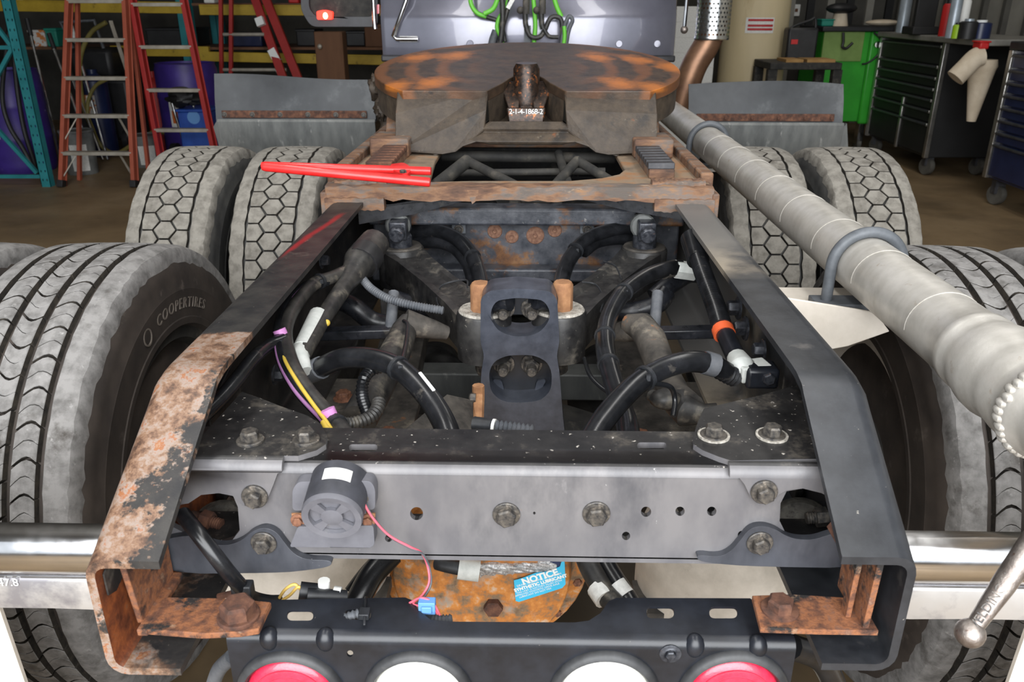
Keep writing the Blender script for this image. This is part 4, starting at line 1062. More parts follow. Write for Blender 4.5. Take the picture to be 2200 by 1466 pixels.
# right side
H('air_hose', 'hose', .0165, (1462, 575, 1.66), (1420, 582, 1.62), (1378, 600, 1.56), (1335, 634, 1.48), (1305, 690, 1.38), (1300, 745, 1.28), (1312, 800, 1.2), (1330, 860, 1.12), (1346, 905, 1.05), (1352, 950, .99), ties=(.3, .55, .68), lbl='hose dropping behind the right side of the tower')
ob('hose_fitting', MB().tube(yy((1425, 582, 1.63), (1452, 576, 1.66)), .018, 14), 'susp_grey', TR)
ob('hose_fitting', MB().tube(yy((1450, 578, 1.65), (1492, 584, 1.66)), .02, 6), 'sleeve_white', TR)
H('air_hose', 'hose', .0165, (1560, 800, 1.14), (1530, 784, 1.13), (1485, 777, 1.12), (1430, 790, 1.10), (1375, 820, 1.06), (1330, 862, 1.02), (1290, 912, .98), (1262, 960, .94), ties=(.5,), lbl='thick arched hose behind the crossmember holes')
ob('hose_fitting', MB().tube(yy((1538, 786, 1.132), (1514, 779, 1.128)), .0182, 14), 'hose_grey', TR)
ob('hose_fitting', MB().corr(yy((1535, 788, 1.135), (1560, 802, 1.14), (1582, 812, 1.15)), .0145, .008, .0015), 'connector_dark', TR)
H('wire', 'hose', .004, (1405, 824, 1.06), (1440, 832, 1.08), (1450, 860, 1.08), (1446, 895, 1.06))
H('wire', 'hose', .004, (1255, 770, 1.4), (1270, 810, 1.35), (1310, 845, 1.3), (1350, 852, 1.26))
ob('valve', MB().sphere(yy((1430, 858, 1.13))[0], .02, 10, 6, (1.3, 1, .8)).tube(yy((1420, 860, 1.13), (1400, 850, 1.15)), .01), 'hose_dusty', TR)
# black strap over each torque rod
for s, pl in ((-1, ((948, 672, 1.49), (938, 640, 1.55), (952, 612, 1.60), (1000, 602, 1.60), (1004, 618, 1.56))), (1, ((1290, 670, 1.5), (1296, 640, 1.55), (1280, 612, 1.6), (1250, 606, 1.6))), (1, ((1335, 600, 1.62), (1322, 572, 1.68), (1296, 562, 1.72)))):
    ob('cable_tie', MB().tube(catmull(yy(*pl)), .002, 6), 'connector_dark', TR)
# sensor beside the tower and rusty strap
m = MB().tube(yy((1018, 912, .99), (1045, 914, .985), (1060, 915, .98)), [.011, .010, .009], 12); SN = ob('sensor', m, 'connector_dark', TR)
ob('white_ring', MB().tube(yy((1058, 915, .981), (1064, 916, .98)), .0098, 12), 'plastic_white', SN)
hosec('spring_cable', yy((1064, 916, .98), (1090, 918, .975), (1120, 922, .97), (1150, 927, .965)), .007, 'hose_grey', SN, .006, .002)
pt = yy((1028, 850, 1.32), (1026, 900, 1.28), (1018, 940, 1.24)); m = MB().tube([pt[0] + V3(0, 0, .02), pt[0], pt[1], pt[2]], .011, 8); RS = ob('rusty_strap', m, 'rust_orange', TR)
bolt(RS, pt[0] + V3(-.004, -.01, -.002), (-1, 0, 0), 'bolt', .012, .012, .0, .0)
ob('bent_shield', MB().plate([[*yy((870, 925, 1.15), (960, 850, 1.28), (1015, 862, 1.30), (1018, 925, 1.22), (960, 990, 1.1))]], (0, .004, 0)), 'susp_grey', TR)
# lower left: harness to the lights
H('wiring_loom', 'hose', .0095, (392, 1105, .80), (420, 1140, .775), (455, 1185, .765), (490, 1230, .765), (518, 1262, .775), lbl='taped loom hanging in front of the crossmember end')
p = PY(522, 1268, .775); ob('cable_clip', MB().box(p.x - .012, p.x + .012, p.y - .008, p.y + .008, p.z - .010, p.z + .010), 'connector_dark', TR, bevel=.002)
H('wiring_loom', 'connector_dark', .008, (522, 1270, .78), (545, 1285, .80), (575, 1292, .81), (600, 1292, .82))
H('wire', 'wire_tan', .002, (596, 1292, .82), (612, 1268, .81), (632, 1256, .81), (645, 1266, .81)); H('wire', 'wire_tan', .002, (600, 1294, .82), (622, 1280, .812), (640, 1262, .808), (650, 1268, .81))
m = MB().tube(yy((644, 1270, .81), (700, 1276, .815)), .0115, 12).tube(yy((660, 1280, .80), (745, 1284, .81)), .009, 12); CN = ob('plug_connector', m, 'connector_dark', TR)
ob('white_cap', MB().tube(yy((696, 1268, .815), (696, 1248, .815)), .0075, 10), 'plastic_white', CN); ob('tape_band', MB().tube(yy((716, 1278, .812), (732, 1280, .812)), .0108, 12), 'label_paper', CN)
ob('rusty_hook', MB().tube(catmull(yy((470, 1282, .79), (500, 1275, .785), (515, 1270, .785), (508, 1285, .78), (520, 1290, .78))), .004, 8), 'rust_dark', TR)
# pipes dropping behind the light bar
for pl, r, mt in ((((842, 1190, .98), (800, 1235, .95), (770, 1290, .92), (745, 1340, .9)), .018, 'hose'), (((825, 1192, 1.0), (788, 1232, .97), (755, 1275, .95)), .012, 'hose'), (((1255, 1190, 1.0), (1270, 1225, .98), (1300, 1275, .95), (1330, 1310, .92)), .016, 'hose_dusty'), (((1290, 1190, 1.02), (1310, 1230, .99), (1345, 1285, .95), (1370, 1330, .92)), .016, 'hose')):
    o = ob('air_hose', MB().tube(catmull(yy(*pl)), r, 12), mt, TR)
for pl in (((1284, 1262, .96), (1302, 1288, .94)), ((1322, 1258, .965), (1342, 1284, .95))): ob('tape_band', MB().tube(yy(*pl), .0172, 12), 'label_paper', TR)
H('air_hose', 'hose', .016, (1700, 1390, .80), (1760, 1415, .82), (1790, 1466, .84), (1800, 1520, .84)); H('air_hose', 'hose_grey', .01, (500, 1410, .80), (470, 1440, .82), (455, 1480, .84))
# ------------------------------------------------------------------ rusty mounting plate with toothed slide racks
ZP = 1.082
MAT('plate_rust', [(.28, (54, 43, 38)), (.42, (96, 70, 55)), (.52, (126, 94, 70)), (.60, (108, 98, 92)), (.70, (140, 106, 76))], 12, .8, 0, .7, 60, layers=[((92, 84, 78), 8, .54, .64), ((176, 160, 140), 14, .64, .74)], vs=(.35, 1, 1))
MAT('plate_tan', [(.3, (104, 92, 79)), (.5, (136, 118, 98)), (.65, (148, 106, 70)), (.8, (132, 120, 106))], 6, .75, 0, .4, 60, layers=[((96, 84, 72), 8, .6, .72)])
yb0, yb1 = PZ(1120, 402, ZP).y, 2.95
xb = .437
op = pzl([(922, 391), (1000, 389), (1220, 389), (1290, 383), (1330, 374), (1342, 364), (1318, 322), (1306, 300)], ZP)
op += [V3(op[-1].x, 2.75, ZP), V3(-op[-1].x + .02, 2.75, ZP), *pzl([(952, 318), (935, 345)], ZP)]
m = MB().plate([[V3(-xb, yb0 + .03, ZP), V3(-xb + .02, yb0, ZP), V3(xb - .02, yb0, ZP), V3(xb, yb0 + .03, ZP), V3(xb, yb1, ZP), V3(-xb, yb1, ZP)], op], (0, 0, -.014))
MP = ob('mounting_plate', m, 'plate_tan', TR, smooth=30, bevel=.003); lab(MP, 'rusted fifth wheel mounting plate')
rnd = random.Random(11)
def rough_bar(x0, x1, y0, y1, z0, z1, n=40, amp=.003):
    secs = []
    for k in range(n + 1):
        x = x0 + (x1 - x0) * k / n; j = lambda: rnd.uniform(-amp, amp)
        secs.append([V3(x, y0 + j(), z0 + j()), V3(x, y1, z0), V3(x, y1, z1 + j() * .5), V3(x, (y0 + y1) / 2, z1 + j()), V3(x, y0 + j(), z1 - .003 + j())])
    return MB().sweep(secs)
yE = yb0 - .004
ob('edge_flange', rough_bar(-xb, xb, yE - .004, yE + .03, ZP - .03, ZP + .004), 'plate_rust', MP, smooth=50)
for s in (-1, 1):
    x0, x1 = sorted((s * .305, s * (xb + .002)))
    ob('edge_plate', rough_bar(x0, x1, yE - .010, yE + .02, ZP - .052, ZP - .022, 18, .002), 'plate_rust', MP, smooth=50)
    x0, x1 = sorted((s * .30, s * .42)); ob('weld_bead', rough_bar(x0, x1, yE + .012, yE + .042, ZP, ZP + .014, 26, .003), 'plate_rust', MP, smooth=50)
    x0, x1 = sorted((s * .418, s * .448))
    ob('side_bar', MB().box(x0, x1, yb0 + .06, yb1, ZP - .02, ZP + .022), 'plate_rust', MP, bevel=.005)
    ob('side_angle', MB().box(*sorted((s * .434, s * .450)), yb0 - .01, yb1, ZP - .12, ZP - .012), 'plate_rust', MP, bevel=.004)
    # toothed rack: solid bar with cut teeth
    xa, xc = (.305, .365)
    secs = []
    n = 24; y0, y1 = 1.93, 2.85
    m = MB().box(*sorted((s * xa, s * xc)), y0, y1, ZP, ZP + .022)
    R = ob('slide_rack', m, 'plate_rust', MP, bevel=.002)
    for k in range(n):
        y = y0 + (y1 - y0) * k / n
        ob('rack_tooth', MB().box(*sorted((s * (xa - .003), s * xc)), y + .003, y + (y1 - y0) / n - .008, ZP + .0215, ZP + .036), 'rust_dark' if s < 0 else 'rail_grey', MP, bevel=.002)
p = PY(1016, 420, yE - .006); ob('rust_flake', MB().plate([[p + V3(-.013, 0, .012), p + V3(.013, 0, .012), p + V3(.008, 0, -.012), p + V3(-.002, 0, -.02)]], (0, .004, 0)), 'plate_rust', MP)
ob('crosspiece', MB().box(-.36, .36, 2.40, 2.44, ZP - .004, ZP + .016), 'plate_rust', MP, bevel=.004)
# ---- linkage seen through the opening
for a, b, r in (((930, 405, 1.98), (1004, 346, 2.12), .022), ((1004, 346, 2.12), (1110, 400, 1.98), .015), ((1190, 402, 1.98), (1240, 345, 2.12), .016), ((1240, 345, 2.12), (1330, 400, 1.98), .015), ((1200, 330, 2.3), (1222, 402, 1.99), .015), ((950, 335, 2.35), (1320, 340, 2.35), .02), ((960, 372, 2.2), (1300, 368, 2.2), .012)):
    ob('linkage_rod', MB().tube(yy(a, b), r * .8, 10), 'underbody', TR)
ob('valve_block', MB().box(-.03, .11, 2.06, 2.16, .90, .985).box(.0, .08, 2.08, 2.14, .985, 1.005), 'susp_grey', TR, bevel=.006)

# ------------------------------------------------------------------ fifth wheel
FC = V3(0.012, 2.62, 1.283); TILT = R_(7.0)
FW = bpy.data.objects.new('fifth_wheel', None); COL.objects.link(FW); FW.location = (0, 2.6, ZP); put(FW, TR); FW['label'] = 'greasy rust brown fifth wheel coupling plate'
ca, sa = math.cos(TILT), math.sin(TILT)
def fw(x, y, z): return FC + V3(x, y * ca - z * sa, y * sa + z * ca)          # plate space: y forward, z up
def fw_extra(nt, vec, col):
    s = nt.new('ShaderNodeSeparateXYZ'); nt.link(vec, s.inputs[0]); x, y, z = s.outputs
    yc = math_(nt, 'SUBTRACT', y, FC.y); xc = math_(nt, 'SUBTRACT', x, FC.x)
    r = math_(nt, 'SQRT', math_(nt, 'ADD', math_(nt, 'MULTIPLY', xc, xc), math_(nt, 'MULTIPLY', yc, yc)), 0.0)
    n1 = noise(nt, vec, 7, 6, .65); n2 = noise(nt, vec, 22, 5, .7)
    rings = nt.new('ShaderNodeTexWave'); rings.wave_type = 'RINGS'; rings.rings_direction = 'Z'; rings.inputs['Scale'].default_value = 3.1; rings.inputs['Distortion'].default_value = 3.5; rings.inputs['Detail'].default_value = 3
    mp = nt.new('ShaderNodeMapping'); mp.inputs['Location'].default_value = (-FC.x, -FC.y, 0); nt.link(vec, mp.inputs[0]); nt.link(mp.outputs[0], rings.inputs['Vector'])
    side = maprange(nt, math_(nt, 'ABSOLUTE', xc, 0.0), .12, .26)
    m = math_(nt, 'MULTIPLY', side, maprange(nt, math_(nt, 'ADD', math_(nt, 'MULTIPLY', rings.outputs[1], .5), math_(nt, 'MULTIPLY', n1, .8)), .62, .85))
    c = mixc(nt, math_(nt, 'MULTIPLY', m, .55), col, lin((134, 82, 44)))
    blobs = None
    for (px_, py_) in ((898, 124), (978, 123), (849, 184), (932, 181), (1282, 124), (1370, 126), (1330, 182), (1408, 186), (1440, 168)):
        w = PZ(px_, py_, FC.z + (-.03 if py_ > 150 else .02)); 
        dx = math_(nt, 'ADD', math_(nt, 'MULTIPLY', math_(nt, 'SUBTRACT', x, w.x), 1.0), math_(nt, 'MULTIPLY', math_(nt, 'SUBTRACT', y, w.y), .25 if w.x > 0 else -.25)); dy = math_(nt, 'MULTIPLY', math_(nt, 'SUBTRACT', y, w.y), .6)
        d = math_(nt, 'SQRT', math_(nt, 'ADD', math_(nt, 'MULTIPLY', dx, dx), math_(nt, 'MULTIPLY', dy, dy)), 0.0)
        b = maprange(nt, math_(nt, 'ADD', d, math_(nt, 'MULTIPLY', math_(nt, 'SUBTRACT', n2, .5), .09)), .062, .014)
        blobs = b if blobs is None else math_(nt, 'MAXIMUM', blobs, b)
    top = maprange(nt, z, 1.235, 1.243)
    c = mixc(nt, math_(nt, 'MULTIPLY', math_(nt, 'MULTIPLY', blobs, top), .8), c, lin((196, 116, 46)))
    return c
MAT('grease_top', two((50, 40, 31), (76, 60, 46)), 9, .42, .1, .4, 50, layers=[((84, 60, 42), 5, .56, .72), ((32, 28, 25), 12, .58, .7)], extra=fw_extra, world=True)
MAT('grease_skirt', two((46, 38, 31), (72, 61, 49)), 10, .6, 0, .9, 70, layers=[((40, 35, 31), 7, .56, .68), ((112, 70, 44), 9, .66, .74), ((104, 95, 82), 16, .64, .74)])
RD = .462
def arcpts(a0, a1, n, r=RD): return [(r * math.cos(R_(a0 + (a1 - a0) * k / n)), r * math.sin(R_(a0 + (a1 - a0) * k / n))) for k in range(n + 1)]
# outline: full disc in front, flat rear edge with the V throat
yr = -.315
ang = math.degrees(math.asin(yr / RD))
outl = arcpts(ang, 180 - ang, 48)
thr = [(-.112, yr), (-.105, yr + .004), (-.066, -.21), (-.050, -.15), (-.036, -.115), (0, -.105), (.036, -.115), (.050, -.15), (.066, -.21), (.105, yr + .004), (.112, yr)]
poly = outl + thr
m = MB().plate([[fw(x, y, 0) for x, y in poly]], V3(0, 0, 0) + (fw(0, 0, -.028) - fw(0, 0, 0)))
ob('top_plate', m, 'grease_top', FW, keep=True, smooth=30, bevel=.006)
# ramps and skirt at the rear
xr = .355
for s in (-1, 1):
    P = lambda *q: [fw(s * x, y, z) for x, y, z in q]
    m = MB(); top = P((xr, yr, -.002), (.165, yr, -.002)); mid = P((xr, yr - .10, -.055), (.10, yr - .06, -.06)); bot = P((xr - .004, yr - .115, -.155), (.19, yr - .11, -.165), (.10, yr - .07, -.115))
    # ramp surface (thick)
    A = P((xr, yr + .02, -.004), (.110, yr + .02, -.004), (.104, yr, -.006), (.108, yr - .03, -.045), (.112, yr - .05, -.095), (.19, yr - .09, -.143), (.225, yr - .095, -.148), (xr - .01, yr - .09, -.142), (xr, yr - .085, -.13), (xr, yr - .035, -.05))
    B = [p + V3(0, .03, -.004) for p in A]
    n = len(A); m.add(A + B, [tuple(range(n)), tuple(reversed(range(n, 2 * n)))] + [(i, (i + 1) % n, n + (i + 1) % n, n + i) for i in range(n)])
    ob('ramp_skirt', m, 'grease_skirt', FW, smooth=0, bevel=.008)
    # shoulder from the disc rim back to the skirt
    q = []
    for a in range(int(-ang) * -1, 40, 4): q.append((RD * math.cos(R_(a)), RD * math.sin(R_(a))))
    secs = [[fw(s * x * .985, y, -.02), fw(s * x * .985, y, -.02 - .075), fw(s * (x * .985 - .03), y, -.095), fw(s * (x * .985 - .03), y, -.02)] for x, y in q]
    ob('rim_skirt', MB().sweep(secs), 'grease_skirt', FW, smooth=40)
    # pedestal under each side
    m = MB().plate([[V3(s * .40, 2.40, ZP), V3(s * .40, 2.82, ZP), V3(s * .40, 2.70, ZP + .15), V3(s * .40, 2.52, ZP + .15)]], (-s * .05, 0, 0))
    ob('pedestal', m, 'plate_rust', FW, bevel=.006)
    m = MB().box(*sorted((s * .30, s * .405)), 2.2, 2.34, ZP, ZP + .05); ob('slide_shoe', m, 'plate_rust', FW, bevel=.006)
    ob('pivot_pin', MB().lathe([(0, 0), (.03, 0), (.03, .02), (0, .02)], V3(s * .40, 2.61, ZP + .11), (s, 0, 0), 20), 'rust_dark', FW)
# throat: inner walls, jaw and cast boss
secs = []
for x, y in thr[1:-1]: secs.append([fw(x, y + .002, -.008), fw(x * .97, y + .01, -.11), fw(x * .93, y + .03, -.11), fw(x * .95, y + .03, -.008)])
ob('throat_wall', MB().sweep(secs), 'grease_skirt', FW, smooth=40)
m = MB().plate([[fw(-.30, yr - .045, -.10), fw(-.13, yr - .05, -.09), fw(-.10, yr - .03, -.075), fw(.10, yr - .03, -.075), fw(.13, yr - .05, -.09), fw(.30, yr - .045, -.10), fw(.25, yr - .09, -.155), fw(.13, yr - .075, -.118), fw(.10, yr - .07, -.128), fw(-.10, yr - .07, -.128), fw(-.13, yr - .075, -.118), fw(-.25, yr - .09, -.155)]], (0, .02, -.002))
ob('rear_web', m, 'grease_skirt', FW, smooth=0, bevel=.004)
m = MB().plate([[fw(-.085, -.16, -.10), fw(.085, -.16, -.10), fw(.15, yr - .02, -.11), fw(-.15, yr - .02, -.11)]], (0, 0, -.02)); ob('throat_floor', m, 'grease_skirt', FW, smooth=0)
MAT('jaw', two((28, 25, 24), (66, 50, 40), .35, .65), 40, .35, .5, .3, 90, layers=[((170, 98, 50), 26, .58, .7)])
j = fw(0, -.17, -.07); m = MB()
m.lathe([(0, .115), (.030, .115), (.038, .10), (.038, .05), (.044, .04), (.044, .0), (0, 0)], j, (0, -.05, 1), 24)
m.lathe([(.044, 0), (.05, -.01), (.04, -.03), (0, -.03)], j, (0, 0, 1), 20)
J = ob('lock_jaw', m, 'jaw', FW, smooth=40)
for s in (-1, 1):
    m = MB().plate([[fw(s * .012, -.17, -.01), fw(s * .05, -.16, -.006), fw(s * .068, -.20, -.03), fw(s * .05, -.235, -.07), fw(s * .02, -.23, -.075)]], (0, .02, 0)); ob('jaw_plate', m, 'jaw', FW, bevel=.004)
c = fw(0, yr + .03, -.075); m = MB().plate([[c + V3(-.055, 0, .022), c + V3(.055, 0, .022), c + V3(.05, -.006, -.022), c + V3(-.05, -.006, -.022)]], (0, .012, 0)); BS = ob('cast_boss', m, 'jaw', FW, bevel=.004)
letters('cast_number', '2-1-4-1868-2', .020, c + V3(0, -.004, .012), (1, 0, 0), (0, .15, 1), 'label_paper', FW, ext=.0006, spacing=.9)

# ------------------------------------------------------------------ silver pipe on the right with its clamps
def pa(y): return V3(.6535, y, 1.0105)
PT = []; PRR = []
for y, r in ((3.86, .053), (3.84, .055), (2.0, .055), (1.12, .055), (1.075, .055), (1.07, .0585), (1.055, .059), (1.048, .056), (1.03, .0595), (1.005, .064), (.985, .0645), (.965, .061), (.95, .060), (.925, .0625), (.915, .060), (.90, .059), (.895, .062), (.885, .064), (.872, .062), (.866, .057), (.85, .055), (.72, .055)):
    PT.append(pa(y)); PRR.append(r)
def spiral(nt, vec, col):
    wv = nt.new('ShaderNodeTexWave'); wv.inputs['Scale'].default_value = 11; wv.inputs['Distortion'].default_value = 2.5; wv.inputs['Detail'].default_value = 2; wv.bands_direction = 'Y'; nt.link(vec, wv.inputs[0])
    n = noise(nt, vec, 3, 3)
    return mixc(nt, math_(nt, 'MULTIPLY', maprange(nt, wv.outputs[1], .5, .95), .22), col, lin((204, 200, 194)))
MAT('pipe_wrap', two((176, 172, 164), (200, 196, 189)), 6, .4, .3, .3, 34, layers=[((188, 184, 178), 18, .6, .8), ((150, 128, 100), 9, .66, .76)], extra=spiral, rvar=.1)
PP = ob('silver_pipe', MB().tube(PT, PRR, 40), 'pipe_wrap', TR, smooth=50); lab(PP, 'silver painted spiral pipe along the right side')
for k in range(46):                                            # faint spiral seams
    y = 1.16 + k * .075; c = pa(y); pts = [c + V3(.0552 * math.cos(a), .02 * a / 3 - .01, .0552 * math.sin(a)) for a in [R_(q) for q in range(-20, 200, 10)]]
    if k % 3 == 0 and k < 24: ob('spiral_seam', MB().tube(pts, .0008, 5), 'pipe_wrap', PP)
m = MB()
for k in range(40):
    a = 2 * math.pi * k / 40; c = pa(.884); m.sphere(c + V3(.0625 * math.cos(a), rnd.uniform(-.003, .003), .0625 * math.sin(a)), .006, 8, 6, (1, 1.6, 1))
ob('weld_bead', m, 'pipe_wrap', PP)
for y, name in ((1.47, 'a'), (2.95, 'b')):
    c = pa(y); pts = [c + V3(.0655 * math.cos(R_(q)), 0, .0655 * math.sin(R_(q))) for q in range(-5, 187, 8)]
    pts = [c + V3(.0655, 0, -.076)] + pts + [c + V3(-.0655, 0, -.076)]
    U = ob('pipe_clamp', MB().tube(pts, .0105, 12), 'clamp_grey', TR); lab(U, 'grey U shaped pipe clamp')
    m = MB().box(c.x - .09, c.x + .085, y - .028, y + .028, c.z - .078, c.z - .066); ob('clamp_plate', m, 'clamp_grey', U, bevel=.002)
# white bracket under the near clamp
m = MB().box(.43, .72, 1.40, 1.58, .922, .932).plate([pyl([(1690, 640), (1880, 671), (1912, 713), (1822, 745), (1740, 760)], 1.398)], (0, .006, 0))
lab(ob('pipe_bracket', m, 'cream', TR, bevel=.002), 'white bracket carrying the pipe')
ob('pipe_bracket', MB().box(.43, .72, 2.88, 3.0, .92, .932), 'cream', TR, bevel=.002)

# ------------------------------------------------------------------ quarter fenders with rubber flaps
for s, u0, u1, vt, vs_, vb in ((-1, 456, 805, 168, 258, 335), (1, 1478, 1816, 178, 262, 330)):
    yq = 3.52
    x0, x1 = PY(u0 + 4, 230, yq).x, PY(u1, 230, yq).x
    z0, z1, z2 = PY(1100, vt, yq).z, PY(1100, vs_, yq).z, PY(1100, vb, yq).z
    F = bpy.data.objects.new('quarter_fender', None); COL.objects.link(F); F.location = ((x0 + x1) / 2, yq, z1); put(F, TR)
    secs = []; n = 16
    for k in range(n + 1):
        t = k / n; x = x0 + (x1 - x0) * t; b = .012 * math.sin(t * 7 + (0 if s < 0 else 2))
        zt = z0 + (.012 * math.cos(t * 3.2) if s < 0 else .016 * math.sin(t * 3.0) - .01)
        secs.append([V3(x, yq + .002, z1 - .01), V3(x, yq + b + .02, (z0 + z1) / 2), V3(x, yq + b * 1.4 + .05, zt), V3(x, yq + b * 1.4 + .058, zt), V3(x, yq + b + .028, (z0 + z1) / 2), V3(x, yq + .010, z1 - .01)])
    ob('rubber_flap', MB().sweep(secs), 'rubber_flap', F, smooth=50)
    prof = [(yq + .01, z1), (yq - .012, z1 + .002), (yq - .02, z1 - .008), (yq - .015, z1 - .06), (yq + .01, z2 - .05), (yq + .06, z2 - .25), (yq + .12, z2 - .42)]
    full = prof + [(y + .008, z - .004) for y, z in reversed(prof)]
    ob('alloy_fender', MB().sweep([[V3(x, y, z) for y, z in full] for x in (x0 + .012, (x0 + x1) / 2, x1)]), 'alum_fender', F, smooth=30)
    xo = x0 if s < 0 else x1
    ob('fender_side', MB().plate([[V3(xo + .012, yq - .014, z1), V3(xo - .01, yq - .012, z1 - .03), V3(xo + .01, yq - .0, z2 - .04), V3(xo + .05, yq + .02, z2 - .2), V3(xo + .05, yq - .005, z2 - .04)]], (0, .02, 0)), 'alum_fender', F)
    xa, xb_ = (x0 + .03, x1 - .035) if s < 0 else (x0 + .03, x1 - .04)
    st = ob('clamp_strip', MB().box(xa, xb_, yq - .006, yq + .001, z1 + .006, z1 + .036), 'rust_dark', F, bevel=.002)
    for k in range(6):
        x = xa + .012 + (xb_ - xa - .024) * k / 5; bolt(F, V3(x, yq - .006, z1 + .02), (0, -1, 0), 'bolt' if s < 0 else 'rust_dark', .008, .006, .011, .002)
# greasy torn mud on the inner end of the left fender
from mathutils import noise as mnoise
def lump(c, r, sc, seed, n=22, m_=14):
    q = MB().sphere((0, 0, 0), 1.0, n, m_)
    q.v = [Vector(c) + Vector([p[i] * r * sc[i] for i in range(3)]) * (1 + .45 * mnoise.noise(p * 2.2 + Vector((seed, 0, 0))) + .2 * mnoise.noise(p * 6 + Vector((0, seed, 0)))) for p in q.v]
    return q
c = PY(812, 215, 3.3); m = lump(c + V3(0, 0, .05), .05, (.6, .8, 1), 1); 
for q in (lump(c + V3(.012, 0, -.03), .05, (.55, .8, 1.1), 5), lump(c + V3(.03, 0, -.11), .05, (.6, .8, .9), 9)): m.add(q.v, q.f)
ob('dirt_lump', m, 'grease_skirt', TR)

# ------------------------------------------------------------------ back of the cab
YK = 4.45
kx0, kx1 = PY(818, 100, YK).x, PY(1452, 100, YK).x; kz0 = PY(1130, 120, YK).z
CB = bpy.data.objects.new('cab', None); COL.objects.link(CB); CB.location = ((kx0 + kx1) / 2, YK, kz0); put(CB, TR); CB['label'] = 'grey violet back wall of the cab'
m = MB(); secs = []
for z, dy in ((kz0, 0), (kz0 + .16, -.006), (kz0 + .2, .0), (kz0 + .24, .02), (kz0 + .5, .03), (3.2, .05)):
    pr = [V3(kx0 + .03, YK + dy, z), V3(kx0 + .008, YK + dy + .008, z), V3(kx0, YK + dy + .04, z), V3(kx0, YK + 1.4, z), V3(kx1, YK + 1.4, z), V3(kx1, YK + dy + .04, z), V3(kx1 - .008, YK + dy + .008, z), V3(kx1 - .03, YK + dy, z)]
    secs.append(pr)
ob('cab_shell', MB().sweep(secs), 'cab_paint', CB, smooth=40)
ob('lower_sill', MB().box(kx0 + .0, kx1, YK - .012, YK + .1, kz0 - .03, kz0 + .004), 'cab_dark', CB, bevel=.008)
ob('cab_leg', MB().box(kx0 + .1, kx0 + .16, YK + .1, YK + .2, .9, kz0), 'cab_paint', CB); ob('cab_leg', MB().box(kx1 - .16, kx1 - .1, YK + .1, YK + .2, .9, kz0), 'cab_paint', CB)
hnd = [PY(u, v, YK - .02) for u, v in ((898, 84), (852, 84), (845, 78), (872, 4), (880, -30))]
ob('grab_handle', MB().tube(hnd, .012, 10), 'chrome', CB); a, b = PY(858, 84, YK - .014), PY(897, 84, YK - .014); ob('reflector', MB().box(a.x, b.x, a.y - .006, a.y + .012, a.z - .014, a.z + .014), 'label_paper', CB, bevel=.003)
for u in (1010, 1330, 1412):
    ob('round_plug', MB().lathe([(0, .006), (.016, .006), (.02, 0)], PY(u, 94, YK), (0, -1, 0), 20), 'cab_paint', CB)
# side panel with dark rim and a lit marker lamp
a, b = PY(646, 62, YK + .15), PY(812, -30, YK + .15)
fr = rounded([(646, -60), (646, 22), (668, 58), (812, 58), (812, -60)], 14, 4)
inn = rounded([(664, -50), (664, 18), (678, 36), (800, 36), (800, -50)], 10, 4)
SP = ob('side_panel', MB().plate([pyl(fr, YK + .15), pyl(inn, YK + .15)], (0, .05, 0)), 'cab_dark', CB, bevel=.006)
ob('panel_skin', MB().plate([pyl(inn, YK + .17)], (0, .01, 0)), 'underbody', CB)
em = bpy.data.materials.new('marker_glow'); em.use_nodes = True; b_ = em.node_tree.nodes['Principled BSDF']; b_.inputs['Base Color'].default_value = (.8, .02, .01, 1); b_.inputs['Emission Color'].default_value = (1, .03, .015, 1); b_.inputs['Emission Strength'].default_value = 1.6; MATS['marker_glow'] = em
em = bpy.data.materials.new('bulb_glow'); em.use_nodes = True; b_ = em.node_tree.nodes['Principled BSDF']; b_.inputs['Emission Color'].default_value = (1, .75, .3, 1); b_.inputs['Emission Strength'].default_value = 7.0; MATS['bulb_glow'] = em
ob('marker_lamp', MB().plate([pyl(rounded([(683, 24), (700, 21), (717, 25), (716, 42), (684, 42)], 4), YK + .15)], (0, -.03, 0)), 'marker_glow', CB, bevel=.004)
ob('lamp_bulb', MB().sphere(PY(699, 34, YK + .118), .012, 12, 8, (1, .6, 1.3)), 'bulb_glow', CB)
ob('marker_lamp', MB().plate([pyl(rounded([(811, 10), (816, 9), (816, 29), (811, 30)], 2), YK + .1)], (0, -.02, 0)), 'lens_red', CB)
ob('grab_handle', MB().tube(yy((801, -20, YK + .05), (804, 40, YK + .05), (806, 62, YK + .05)), [.010, .010, .014], 10), 'chrome', CB)
# green and black trailer lines hanging on the cab
def K(mat, r, *l): return hose('trailer_line', [PY(u, v, YK - .08 + (q[0] if q else 0)) for u, v, *q in l], r, mat, CB)
K('green_hose', .011, (1008, -30), (1012, 8), (1025, 28), (1045, 36)); K('hose_dusty', .011, (1025, 28, .02), (1045, 36, .02), (1075, 50, .02), (1085, 90, .0))
K('green_hose', .012, (1040, 30, -.02), (1060, 18, -.02), (1072, -10, -.02)); K('green_hose', .011, (1095, -10), (1085, 20), (1072, 40), (1068, 60), (1076, 80), (1082, 110))
K('hose_dusty', .014, (1078, -20, -.03), (1080, 30, -.03), (1078, 70, -.03), (1070, 120, -.03)); K('hose_dusty', .01, (1100, -20, -.02), (1090, 24, -.02), (1080, 60, -.02))
K('hose_grey', .02, (1066, 66, .02), (1058, 90, .02), (1054, 120, .02))
for u, du in ((1128, 0), (1163, 2)):
    ob('glad_hand', MB().tube([PY(u + 3, -20, YK - .1), PY(u + 2, 30, YK - .1)], .017, 12).sphere(PY(u - 10, 22, YK - .1), .018, 10, 8), 'susp_grey', CB)
    K('hose_dusty', .013, (u, 28, -.02), (u + 1, 50, -.02), (u + 4, 62, -.02))
